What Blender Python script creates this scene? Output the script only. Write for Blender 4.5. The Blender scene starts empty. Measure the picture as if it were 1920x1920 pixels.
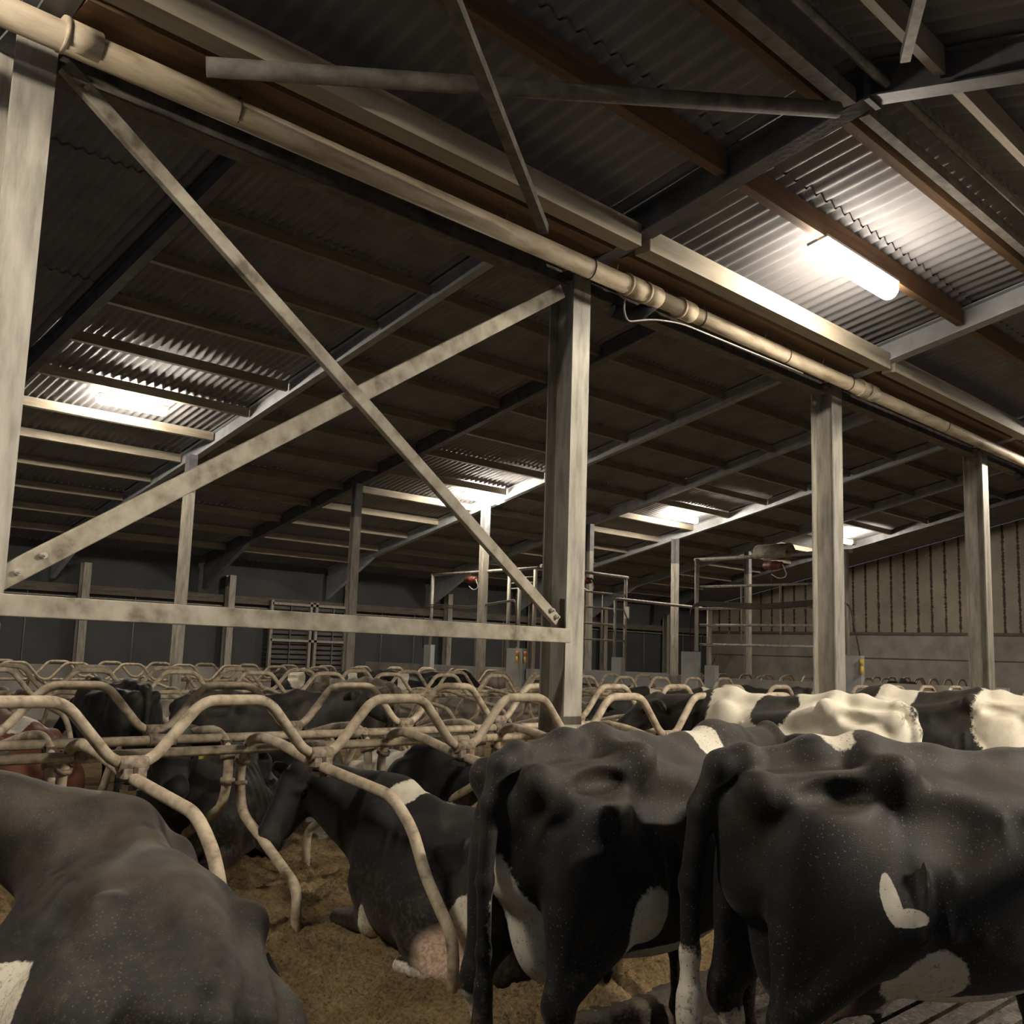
import bpy, bmesh, math, random
import numpy as np
import openvdb
from mathutils import Vector, Matrix, noise
random.seed(7)
PI = math.pi
SC = bpy.context.scene
COL = SC.collection

# ------------------------------------------------------------------ helpers
def link(name, me, mat=None, parent=None):
    o = bpy.data.objects.new(name, me)
    COL.objects.link(o)
    if mat is not None and me is not None:
        me.materials.clear(); me.materials.append(mat)
    if parent is not None:
        o.parent = parent
    return o

def tag(o, label=None, cat=None, group=None, kind=None):
    if label: o['label'] = label
    if cat: o['category'] = cat
    if group: o['group'] = group
    if kind: o['kind'] = kind
    return o

def empty(name, loc=(0, 0, 0), rz=0.0):
    o = bpy.data.objects.new(name, None)
    COL.objects.link(o); o.location = loc; o.rotation_euler = (0, 0, rz)
    return o

def copy_tree(o, parent=None):
    c = o.copy(); COL.objects.link(c); c.parent = parent
    for ch in list(o.children):
        copy_tree(ch, c)
    return c

class MB:
    """collects simple shapes into one mesh"""
    def __init__(s): s.bm = bmesh.new()
    def box(s, x0, y0, z0, x1, y1, z1, M=None):
        vs = [s.bm.verts.new((x, y, z)) for x in (x0, x1) for y in (y0, y1) for z in (z0, z1)]
        if M is not None:
            for v in vs: v.co = M @ v.co
        for f in ((0, 1, 3, 2), (4, 6, 7, 5), (0, 4, 5, 1), (2, 3, 7, 6), (0, 2, 6, 4), (1, 5, 7, 3)):
            s.bm.faces.new([vs[i] for i in f])
        return s
    def prism(s, prof, M, length):
        """prof: list of (u,v) in local XY, extruded along local Z by length, placed by M"""
        a = [s.bm.verts.new(M @ Vector((u, v, 0))) for u, v in prof]
        b = [s.bm.verts.new(M @ Vector((u, v, length))) for u, v in prof]
        n = len(prof)
        for i in range(n):
            s.bm.faces.new((a[i], a[(i + 1) % n], b[(i + 1) % n], b[i]))
        s.bm.faces.new(a[::-1]); s.bm.faces.new(b)
        return s
    def tube(s, pts, r, seg=8, fillet=0.0, closed=False, caps=True, fn=5):
        pts = [Vector(p) for p in pts]
        if fillet > 0:
            out = [pts[0]] if not closed else []
            n = len(pts)
            rng = range(n) if closed else range(1, n - 1)
            for i in rng:
                p, a, b = pts[i], pts[i - 1], pts[(i + 1) % n]
                la, lb = (a - p).length, (b - p).length
                d = min(fillet, la * .48, lb * .48)
                A = p + (a - p).normalized() * d; B = p + (b - p).normalized() * d
                for k in range(fn + 1):
                    t = k / fn
                    out.append(A * (1 - t) ** 2 + p * 2 * t * (1 - t) + B * t * t)
            if not closed: out.append(pts[-1])
            pts = out
        n = len(pts); rings = []
        ref = None
        for i in range(n):
            if closed: t = pts[(i + 1) % n] - pts[i - 1]
            else: t = pts[min(i + 1, n - 1)] - pts[max(i - 1, 0)]
            t.normalize()
            if ref is None:
                ref = Vector((0, 0, 1)) if abs(t.z) < .9 else Vector((1, 0, 0))
            u = (ref - t * ref.dot(t)).normalized(); v = t.cross(u); ref = u
            rr = r[i] if isinstance(r, (list, tuple)) else r
            rings.append([s.bm.verts.new(pts[i] + (u * math.cos(2 * PI * k / seg) + v * math.sin(2 * PI * k / seg)) * rr) for k in range(seg)])
        m = n if closed else n - 1
        for i in range(m):
            a, b = rings[i], rings[(i + 1) % n]
            for k in range(seg):
                f = s.bm.faces.new((a[k], a[(k + 1) % seg], b[(k + 1) % seg], b[k])); f.smooth = True
        if caps and not closed:
            s.bm.faces.new(rings[0][::-1]); s.bm.faces.new(rings[-1])
        return s
    def mesh(s, name='m'):
        me = bpy.data.meshes.new(name)
        bmesh.ops.recalc_face_normals(s.bm, faces=s.bm.faces)
        s.bm.to_mesh(me); s.bm.free()
        return me
    def build(s, name, mat, parent=None):
        return link(name, s.mesh(name), mat, parent)

def ibeam(d, w, tf=.012, tw=.010):
    """I profile, depth d along v, flange width w along u"""
    h = d / 2; q = w / 2; t = tw / 2
    return [(-q, -h), (q, -h), (q, -h + tf), (t, -h + tf), (t, h - tf), (q, h - tf), (q, h), (-q, h), (-q, h - tf), (-t, h - tf), (-t, -h + tf), (-q, -h + tf)]

def frame(p, zdir, vdir):
    """matrix: local z along zdir, local y close to vdir"""
    z = Vector(zdir).normalized(); y = Vector(vdir); y = (y - z * y.dot(z)).normalized(); x = y.cross(z)
    M = Matrix((x, y, z)).transposed().to_4x4(); M.translation = Vector(p)
    return M

# ------------------------------------------------------------------ materials
def new_mat(name, rough=.7, metal=0.0):
    m = bpy.data.materials.new(name); m.use_nodes = True
    nt = m.node_tree; b = nt.nodes['Principled BSDF']
    b.inputs['Roughness'].default_value = rough; b.inputs['Metallic'].default_value = metal
    return m, nt, b

def nd(nt, typ, **kw):
    n = nt.nodes.new(typ)
    for k, v in kw.items():
        if k in n.inputs: n.inputs[k].default_value = v
        else: setattr(n, k, v)
    return n

def coords(nt, scale=(1, 1, 1), kind='Object'):
    tc = nd(nt, 'ShaderNodeTexCoord'); mp = nd(nt, 'ShaderNodeMapping')
    mp.inputs['Scale'].default_value = scale
    nt.links.new(tc.outputs[kind], mp.inputs['Vector'])
    return mp.outputs['Vector']

def ramp(nt, fac, stops):
    r = nd(nt, 'ShaderNodeValToRGB')
    el = r.color_ramp.elements
    while len(el) < len(stops): el.new(.5)
    for e, (p, c) in zip(el, stops):
        e.position = p; e.color = (c[0], c[1], c[2], 1) if not isinstance(c, (int, float)) else (c, c, c, 1)
    nt.links.new(fac, r.inputs['Fac'])
    return r.outputs['Color']

def noise_n(nt, vec, scale, detail=4, rough=.55):
    n = nd(nt, 'ShaderNodeTexNoise'); n.inputs['Scale'].default_value = scale
    n.inputs['Detail'].default_value = detail; n.inputs['Roughness'].default_value = rough
    nt.links.new(vec, n.inputs['Vector'])
    return n.outputs['Fac']

def bump(nt, b, h, strength=.3, dist=.01):
    n = nd(nt, 'ShaderNodeBump'); n.inputs['Strength'].default_value = strength; n.inputs['Distance'].default_value = dist
    nt.links.new(h, n.inputs['Height']); nt.links.new(n.outputs['Normal'], b.inputs['Normal'])

def mix(nt, fac, a, b):
    n = nd(nt, 'ShaderNodeMix', data_type='RGBA')
    for s, v in ((0, fac), (6, a), (7, b)):
        if hasattr(v, 'is_output') or hasattr(v, 'links'): nt.links.new(v, n.inputs[s])
        elif isinstance(v, (int, float)): n.inputs[s].default_value = v
        else: n.inputs[s].default_value = (v[0], v[1], v[2], 1)
    return n.outputs[2]

def noisy(name, stops, scale=3, sc3=(1, 1, 1), rough=.75, metal=0.0, detail=6, bs=.25, bd=.01, bscale=None, kind='Object', spec=None):
    m, nt, b = new_mat(name, rough, metal)
    v = coords(nt, sc3, kind)
    f = noise_n(nt, v, scale, detail)
    nt.links.new(ramp(nt, f, stops), b.inputs['Base Color'])
    if bs: bump(nt, b, noise_n(nt, v, bscale or scale * 6, 5), bs, bd)
    if spec is not None: b.inputs['Specular IOR Level'].default_value = spec
    return m

M = {}
M['tube'] = noisy('dusty_tube', [(.25, (.10, .075, .05)), (.42, (.36, .29, .20)), (.6, (.50, .42, .30)), (.8, (.60, .53, .40))], 14, rough=.7, bs=.35, bd=.004, bscale=60)
M['clamp'] = noisy('clamp_steel', [(.3, (.10, .075, .055)), (.6, (.35, .28, .2))], 30, rough=.6)
M['clamp_dark'] = noisy('clamp_dark', [(.3, (.03, .025, .02)), (.7, (.10, .07, .05))], 30, rough=.6)
M['galv'] = noisy('galvanised_steel', [(.25, (.20, .185, .15)), (.5, (.37, .345, .29)), (.75, (.50, .47, .40))], 5, (3, 3, .5), rough=.55, metal=.15, bs=.15, bd=.003, bscale=40)
M['galv_dirty'] = noisy('galvanised_dirty', [(.3, (.14, .115, .085)), (.45, (.30, .265, .20)), (.6, (.40, .365, .29)), (.8, (.46, .43, .35))], 7, (1, 1, 1), rough=.7, metal=.1, bs=.3, bd=.004, bscale=50)
M['steel_dark'] = noisy('steel_dark_and_unlit', [(.3, (.10, .10, .105)), (.7, (.20, .20, .205))], 4, rough=.6, metal=.2)  # dark steel; also colours the unlit tops of the slender posts
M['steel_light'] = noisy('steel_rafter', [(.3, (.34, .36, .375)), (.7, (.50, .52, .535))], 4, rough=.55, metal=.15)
M['steel_cobweb'] = noisy('steel_dusty', [(.3, (.10, .09, .075)), (.7, (.24, .22, .18))], 9, rough=.8)
M['timber'] = noisy('timber_brown', [(.25, (.12, .07, .04)), (.5, (.20, .115, .06)), (.8, (.28, .17, .09))], 3, (.4, 6, 6), rough=.75, bs=.15)
M['timber_cream'] = noisy('timber_pale', [(.2, (.27, .23, .165)), (.5, (.40, .35, .26)), (.8, (.48, .43, .33))], 3, (.6, 5, 5), rough=.75, bs=.15)
M['timber_mid'] = noisy('timber_weathered', [(.2, (.16, .135, .10)), (.5, (.26, .225, .17)), (.8, (.36, .32, .24))], 3, (.6, 5, 5), rough=.8, bs=.15)
M['timber_dark'] = noisy('timber_dull', [(.3, (.08, .07, .055)), (.7, (.17, .15, .12))], 3, (.6, 5, 5), rough=.8)
M['sheet'] = noisy('fibre_cement_sheet', [(.25, (.17, .165, .17)), (.5, (.24, .235, .24)), (.8, (.30, .29, .295))], 1.5, (1, 1, 1), rough=.6, bs=.1)
M['concrete'] = noisy('concrete', [(.25, (.20, .185, .155)), (.5, (.32, .30, .26)), (.8, (.42, .40, .35))], 1.3, rough=.85, bs=.2, bscale=20)
M['concrete_dark'] = noisy('concrete_dark', [(.3, (.07, .065, .06)), (.7, (.14, .135, .125))], 1.5, rough=.85)
M['concrete_blue'] = noisy('concrete_bluegrey', [(.3, (.28, .29, .28)), (.7, (.40, .41, .40))], 3, rough=.85)
M['pipe'] = noisy('pvc_pipe_dusty', [(.3, (.30, .23, .15)), (.48, (.50, .41, .28)), (.7, (.66, .57, .42))], 6, (.5, 2, 2), rough=.6, bs=.3, bd=.004, bscale=40)
M['curtain'] = noisy('curtain_fabric', [(.3, (.05, .052, .055)), (.7, (.075, .078, .08))], .8, rough=.8, bs=0)
M['black'] = noisy('black_plastic', [(.3, (.012, .012, .012)), (.7, (.03, .03, .03))], 10, rough=.6)
M['yellow'] = noisy('yellow_handle', [(.3, (.62, .40, .05)), (.7, (.75, .52, .10))], 10, rough=.5)
M['orange'] = noisy('orange_handle', [(.3, (.60, .22, .05)), (.7, (.7, .3, .08))], 10, rough=.5)
M['eartag'] = noisy('yellow_ear_tag', [(.3, (.62, .58, .08)), (.7, (.75, .70, .15))], 20, rough=.45)
M['red'] = noisy('red_motor', [(.3, (.13, .035, .025)), (.7, (.22, .06, .045))], 10, rough=.5)
M['cable'] = noisy('cable', [(.3, (.05, .045, .04)), (.7, (.12, .10, .08))], 20, rough=.7)
M['wire_white'] = noisy('white_cable', [(.3, (.5, .48, .42)), (.7, (.65, .62, .55))], 20, rough=.5)
M['eye'] = noisy('cow_eye', [(.4, (.006, .004, .003)), (.6, (.012, .008, .006))], 3, rough=.08, bs=0)
M['hoof'] = noisy('hoof', [(.3, (.05, .04, .03)), (.7, (.12, .10, .07))], 12, rough=.7)

def emit_mat(name, col, s):
    m = bpy.data.materials.new(name); m.use_nodes = True; nt = m.node_tree
    nt.nodes.remove(nt.nodes['Principled BSDF'])
    e = nd(nt, 'ShaderNodeEmission'); e.inputs[0].default_value = (*col, 1); e.inputs[1].default_value = s
    nt.links.new(e.outputs[0], nt.nodes['Material Output'].inputs[0])
    return m

# striped / special materials
def mat_bedding():
    m, nt, b = new_mat('compost_bedding', .95)
    v = coords(nt)
    f1 = noise_n(nt, v, 2.2, 6, .6); f2 = noise_n(nt, v, 45, 5, .7); f3 = noise_n(nt, v, 160, 3, .7)
    c1 = ramp(nt, f1, [(.3, (.31, .21, .105)), (.55, (.54, .39, .205)), (.75, (.68, .52, .30))])
    c2 = ramp(nt, f2, [(.3, (.25, .24, .22)), (.48, (.85, .85, .85)), (.7, (1.3, 1.25, 1.15))])
    mm = nd(nt, 'ShaderNodeMix', data_type='RGBA', blend_type='MULTIPLY'); mm.inputs[0].default_value = 1
    nt.links.new(c1, mm.inputs[6]); nt.links.new(c2, mm.inputs[7])
    nt.links.new(mm.outputs[2], b.inputs['Base Color'])
    ad = nd(nt, 'ShaderNodeMath', operation='ADD'); nt.links.new(f2, ad.inputs[0]); nt.links.new(f3, ad.inputs[1])
    bump(nt, b, ad.outputs[0], 1.0, .035)
    b.inputs['Specular IOR Level'].default_value = .15
    return m
M['bedding'] = mat_bedding()

def mat_slats():
    m, nt, b = new_mat('wet_slats', .35)
    v = coords(nt)
    f = noise_n(nt, v, 9, 8, .7)
    nt.links.new(ramp(nt, f, [(.35, (.02, .014, .009)), (.55, (.07, .06, .045)), (.75, (.16, .15, .13))]), b.inputs['Base Color'])
    nt.links.new(ramp(nt, noise_n(nt, v, 25, 5), [(.4, .12), (.6, .6)]), b.inputs['Roughness'])
    bump(nt, b, noise_n(nt, v, 70, 5, .7), .7, .01)
    return m
M['slat'] = mat_slats()
M['curb'] = noisy('muddy_curb', [(.3, (.012, .008, .005)), (.55, (.035, .024, .012)), (.75, (.09, .06, .025))], 9, rough=.6, bs=.8, bd=.02, bscale=30)

def mat_dirtywall():
    m, nt, b = new_mat('stained_concrete', .85)
    v = coords(nt); vs = coords(nt, (14, 14, .6))
    f = noise_n(nt, v, 1.5, 6); fs = noise_n(nt, vs, 1.0, 4, .6)
    base = ramp(nt, f, [(.3, (.20, .185, .155)), (.7, (.36, .34, .30))])
    stain = ramp(nt, fs, [(.4, (.06, .04, .025)), (.6, (.17, .12, .08))])
    sep = nd(nt, 'ShaderNodeSeparateXYZ'); nt.links.new(v, sep.inputs[0])
    # splashes reach about 1 m up the wall
    a = nd(nt, 'ShaderNodeMath', operation='MULTIPLY_ADD'); nt.links.new(f, a.inputs[0]); a.inputs[1].default_value = .9
    nt.links.new(sep.outputs[2], a.inputs[2])
    fac = ramp(nt, a.outputs[0], [(.0, 1.0), (1.0, 1.0)])
    mr = nd(nt, 'ShaderNodeMapRange'); nt.links.new(a.outputs[0], mr.inputs[0]); mr.inputs[1].default_value = 1.35; mr.inputs[2].default_value = 1.5
    mr.inputs[3].default_value = 0.95; mr.inputs[4].default_value = 0.0
    nt.links.new(mix(nt, mr.outputs[0], base, stain), b.inputs['Base Color'])
    return m
M['dirtywall'] = mat_dirtywall()

def mat_coat(name, black=(.0095, .009, .009), white=(.74, .69, .56), dust=(.06, .05, .035), dust_amt=.55, mud=.5, seed=0.0, top=1.35, clod=.0):
    """hair coat: attribute 'white' is the patch map, attribute 'skin' the bare pink areas"""
    m, nt, b = new_mat(name, .62)
    L = nt.links.new
    v = coords(nt)
    at = nd(nt, 'ShaderNodeAttribute'); at.attribute_name = 'white'
    sk = nd(nt, 'ShaderNodeAttribute'); sk.attribute_name = 'skin'
    mv = nd(nt, 'ShaderNodeMapping'); L(v, mv.inputs[0]); mv.inputs['Location'].default_value = (seed, seed * 1.7, 0)
    v = mv.outputs[0]
    edge = noise_n(nt, v, 26, 5, .7)
    ms = nd(nt, 'ShaderNodeMath', operation='MULTIPLY_ADD'); L(edge, ms.inputs[0]); ms.inputs[1].default_value = .34; ms.inputs[2].default_value = -.17
    ad = nd(nt, 'ShaderNodeMath', operation='ADD'); L(ms.outputs[0], ad.inputs[0]); L(at.outputs['Fac'], ad.inputs[1])
    mr = nd(nt, 'ShaderNodeMapRange'); L(ad.outputs[0], mr.inputs[0]); mr.inputs[1].default_value = -.02; mr.inputs[2].default_value = .05
    # dust lying on the hair
    dn = noise_n(nt, v, 5, 6, .65)
    sp0 = nd(nt, 'ShaderNodeSeparateXYZ'); tc0 = nd(nt, 'ShaderNodeTexCoord'); L(tc0.outputs['Object'], sp0.inputs[0])
    up = nd(nt, 'ShaderNodeMapRange'); L(sp0.outputs[2], up.inputs[0]); up.inputs[1].default_value = top - .45; up.inputs[2].default_value = top
    up.inputs[3].default_value = -.12; up.inputs[4].default_value = .10
    sd = nd(nt, 'ShaderNodeMath', operation='ADD'); L(dn, sd.inputs[0]); L(up.outputs[0], sd.inputs[1])
    dfac = ramp(nt, sd.outputs[0], [(.42, 0.0), (.72, dust_amt)])
    blk = mix(nt, dfac, black, dust)
    wn = noise_n(nt, v, 7, 5, .6)
    wht = mix(nt, ramp(nt, wn, [(.45, 0.0), (.8, .55)]), white, (.38, .29, .17))
    col = mix(nt, mr.outputs[0], blk, wht)
    col = mix(nt, sk.outputs['Fac'], col, (.60, .43, .31))
    # mud specks
    mdn = noise_n(nt, v, 34, 6, .75)
    sep = nd(nt, 'ShaderNodeSeparateXYZ'); tc2 = nd(nt, 'ShaderNodeTexCoord'); L(tc2.outputs['Object'], sep.inputs[0])
    low = nd(nt, 'ShaderNodeMapRange'); L(sep.outputs[2], low.inputs[0]); low.inputs[1].default_value = 0.9; low.inputs[2].default_value = 0.0
    low.inputs[3].default_value = 0.0; low.inputs[4].default_value = .22
    sm = nd(nt, 'ShaderNodeMath', operation='ADD'); L(mdn, sm.inputs[0]); L(low.outputs[0], sm.inputs[1])
    mf = ramp(nt, sm.outputs[0], [(.62, 0.0), (.74, mud)])
    col = mix(nt, mf, col, (.10, .07, .035))
    # dried clods caught in the hair
    vo = nd(nt, 'ShaderNodeTexVoronoi'); L(v, vo.inputs['Vector']); vo.inputs['Scale'].default_value = 60
    cz = nd(nt, 'ShaderNodeMath', operation='MULTIPLY_ADD'); L(noise_n(nt, v, 3.5, 3), cz.inputs[0]); cz.inputs[1].default_value = -.30; L(vo.outputs['Distance'], cz.inputs[2])
    cf = ramp(nt, cz.outputs[0], [(.0, clod), (.012, 0.0)])
    col = mix(nt, cf, col, (.15, .11, .06))
    L(col, b.inputs['Base Color'])
    hair = nd(nt, 'ShaderNodeTexNoise'); hm = nd(nt, 'ShaderNodeMapping'); hm.inputs['Scale'].default_value = (90, 380, 160); L(tc2.outputs['Object'], hm.inputs[0])
    L(hm.outputs[0], hair.inputs['Vector']); hair.inputs['Scale'].default_value = 2; hair.inputs['Detail'].default_value = 3
    bump(nt, b, hair.outputs['Fac'], .35, .005)
    b.inputs['Sheen Weight'].default_value = .06
    b.inputs['Sheen Roughness'].default_value = .45
    b.inputs['Specular IOR Level'].default_value = .35
    return m
M['coat'] = mat_coat('black_white_coat')
M['coat_dusty'] = mat_coat('dusty_black_coat', dust=(.045, .035, .022), dust_amt=.7, mud=.75, seed=3.3, clod=.8)
M['coat_lying'] = mat_coat('dusty_grey_coat', black=(.017, .016, .015), dust=(.07, .057, .038), dust_amt=.8, mud=.5, seed=6.3, clod=.6, top=.85)
M['coat_red'] = mat_coat('red_white_coat', black=(.16, .055, .03), dust=(.2, .12, .07), seed=5.1)
M['coat_mud'] = mat_coat('muddy_coat', black=(.05, .04, .03), dust=(.25, .19, .12), dust_amt=1.0, mud=.9, seed=8.1)
# ------------------------------------------------------------------ animals
class Sculpt:
    """a signed distance volume: rounded bones and muscles blended into one skin"""
    def __init__(s, lo, hi, h):
        s.h = h; s.lo = np.array(lo, float)
        s.n = np.ceil((np.array(hi) - s.lo) / h).astype(int) + 1
        s.F = np.full(tuple(s.n), 0.35, np.float32)
    def _sub(s, lo, hi, k):
        m = k + 3 * s.h
        a = np.clip(np.floor((np.array(lo) - m - s.lo) / s.h).astype(int), 0, s.n)
        b = np.clip(np.ceil((np.array(hi) + m - s.lo) / s.h).astype(int) + 1, 0, s.n)
        if np.any(b <= a): return None
        g = np.meshgrid(*[s.lo[i] + s.h * np.arange(a[i], b[i], dtype=np.float32) for i in range(3)], indexing='ij')
        return (slice(a[0], b[0]), slice(a[1], b[1]), slice(a[2], b[2])), g
    def _blend(s, sl, d, k, cut=False):
        F = s.F[sl]
        if cut:
            h = np.clip(.5 - .5 * (F + d) / k, 0, 1)
            s.F[sl] = F * (1 - h) - d * h + k * h * (1 - h)
        else:
            h = np.clip(.5 + .5 * (F - d) / k, 0, 1)
            s.F[sl] = F * (1 - h) + d * h - k * h * (1 - h)
    def ell(s, c, r, k=.05, R=None, cut=False):
        c = np.array(c, float); r = np.array(r, float); mr = r.max()
        q = s._sub(c - mr, c + mr, k)
        if q is None: return
        sl, g = q
        P = [g[i] - c[i] for i in range(3)]
        if R is not None:
            P = [P[0] * R[0][i] + P[1] * R[1][i] + P[2] * R[2][i] for i in range(3)]
        k0 = np.sqrt(sum((P[i] / r[i]) ** 2 for i in range(3))); k1 = np.sqrt(sum((P[i] / r[i] ** 2) ** 2 for i in range(3)))
        s._blend(sl, k0 * (k0 - 1) / np.maximum(k1, 1e-6), k, cut)
    def bone(s, a, b, ra, rb, k=.05, flat=1.0, cut=False):
        """capsule from a to b with radii ra, rb; flat<1 squeezes it sideways (along y)"""
        a = np.array(a, float); b = np.array(b, float); m = max(ra, rb)
        q = s._sub(np.minimum(a, b) - m, np.maximum(a, b) + m, k)
        if q is None: return
        sl, g = q
        f = 1 / flat
        yc = None
        P = [g[0] - a[0], g[1] - a[1], g[2] - a[2]]; D = b - a
        L2 = (D ** 2).sum() + 1e-9
        t = np.clip((P[0] * D[0] + P[1] * D[1] + P[2] * D[2]) / L2, 0, 1)
        Q = [P[i] - t * D[i] for i in range(3)]
        d = np.sqrt(Q[0] ** 2 + (Q[1] * f) ** 2 + Q[2] ** 2) - (ra + (rb - ra) * t)
        if flat < 1: d = d * (.5 + .5 * flat)
        s._blend(sl, d, k, cut)
    def chain(s, pts, rs, k=.04, flat=1.0):
        for i in range(len(pts) - 1): s.bone(pts[i], pts[i + 1], rs[i], rs[i + 1], k, flat)
    def mesh(s, name):
        g = openvdb.FloatGrid(0.35)
        g.copyFromArray(s.F)
        pts, quads = g.convertToQuads(0.0)
        pts = np.asarray(pts, np.float64) * s.h + s.lo
        quads = np.asarray(quads, np.int32)
        me = bpy.data.meshes.new(name)
        me.vertices.add(len(pts)); me.vertices.foreach_set('co', pts.astype(np.float32).ravel())
        me.loops.add(quads.size); me.loops.foreach_set('vertex_index', quads[:, ::-1].ravel().copy())
        me.polygons.add(len(quads)); me.polygons.foreach_set('loop_start', np.arange(0, quads.size, 4, dtype=np.int32))
        me.update(calc_edges=True); me.validate()
        for p in (1,):
            me.polygons.foreach_set('use_smooth', np.ones(len(me.polygons), bool))
        return me, pts

def head_frame(poll, muz, roll=0.0):
    d = (Vector(muz) - Vector(poll)).normalized()
    up = Vector((0, 0, 1)); up = (up - d * up.dot(d)).normalized()
    lat = up.cross(d)
    if roll:
        q = Matrix.Rotation(roll, 3, d); up = q @ up; lat = q @ lat
    return Vector(poll), d, lat, up

def add_head(S, poll, muz, roll=0.0, ear_droop=.03, hs=1.0):
    o, d, l, u = head_frame(poll, muz, roll)
    R = np.array([[d[i], l[i], u[i]] for i in range(3)])
    def p(x, y, z): return np.array(o + (d * x + l * y + u * z) * hs)
    class _H:
        def ell(q, c, r, k=.05, R=None, cut=False): S.ell(c, tuple(v * hs for v in r), k, R, cut)
        def bone(q, a, b, ra, rb, k=.05, flat=1.0, cut=False): S.bone(a, b, ra * hs, rb * hs, k, flat, cut)
    G = _H()
    G.ell(p(.10, 0, -.02), (.15, .105, .115), .05, R)
    G.ell(p(-.01, 0, .045), (.06, .06, .05), .04, R)
    G.bone(p(.10, 0, .0), p(.40, 0, -.02), .098, .068, .05)
    G.ell(p(.455, 0, -.035), (.07, .082, .07), .04, R)
    G.bone(p(.10, .05, -.09), p(.36, .02, -.085), .075, .045, .05)
    G.bone(p(.10, -.05, -.09), p(.36, -.02, -.085), .075, .045, .05)
    G.ell(p(.46, 0, -.09), (.045, .05, .03), .02, R)
    for sg in (1, -1):
        G.ell(p(.155, .088 * sg, .035), (.04, .03, .03), .025, R)       # brow
        G.ell(p(.165, .108 * sg, .008), (.022, .016, .018), .012, R, cut=True)
        G.ell(p(.515, .045 * sg, -.005), (.02, .014, .014), .012, R, cut=True)
        G.bone(p(.50, .0, -.075), p(.42, .075 * sg, -.07), .006, .006, .012, cut=True)
        # ear: a leaf with a hollow front
        e0, e1 = p(.03, .10 * sg, .01), p(.0, .28 * sg, .0 - ear_droop)
        c = (e0 + e1) / 2; ax = (e1 - e0) / np.linalg.norm(e1 - e0)
        w = np.array(u) - ax * np.dot(ax, np.array(u)); w /= np.linalg.norm(w); t = np.cross(ax, w)
        RE = np.array([ax, w, t]).T
        G.ell(c, (.115, .062, .03), .025, RE)
        G.ell(c + t * (.028 if np.dot(t, d) > 0 else -.028), (.085, .042, .022), .015, RE, cut=True)
    return p, R

def neck_chain(S, a, b, ra, rb, k=.10, flat=.62, sag=.05):
    a = np.array(a, float); b = np.array(b, float)
    for i in range(4):
        t0, t1 = i / 4, (i + 1) / 4
        p0 = a + (b - a) * t0; p1 = a + (b - a) * t1
        p0[2] -= sag * math.sin(PI * t0); p1[2] -= sag * math.sin(PI * t1)
        S.bone(p0, p1, ra + (rb - ra) * t0, ra + (rb - ra) * t1, k, flat)

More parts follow.
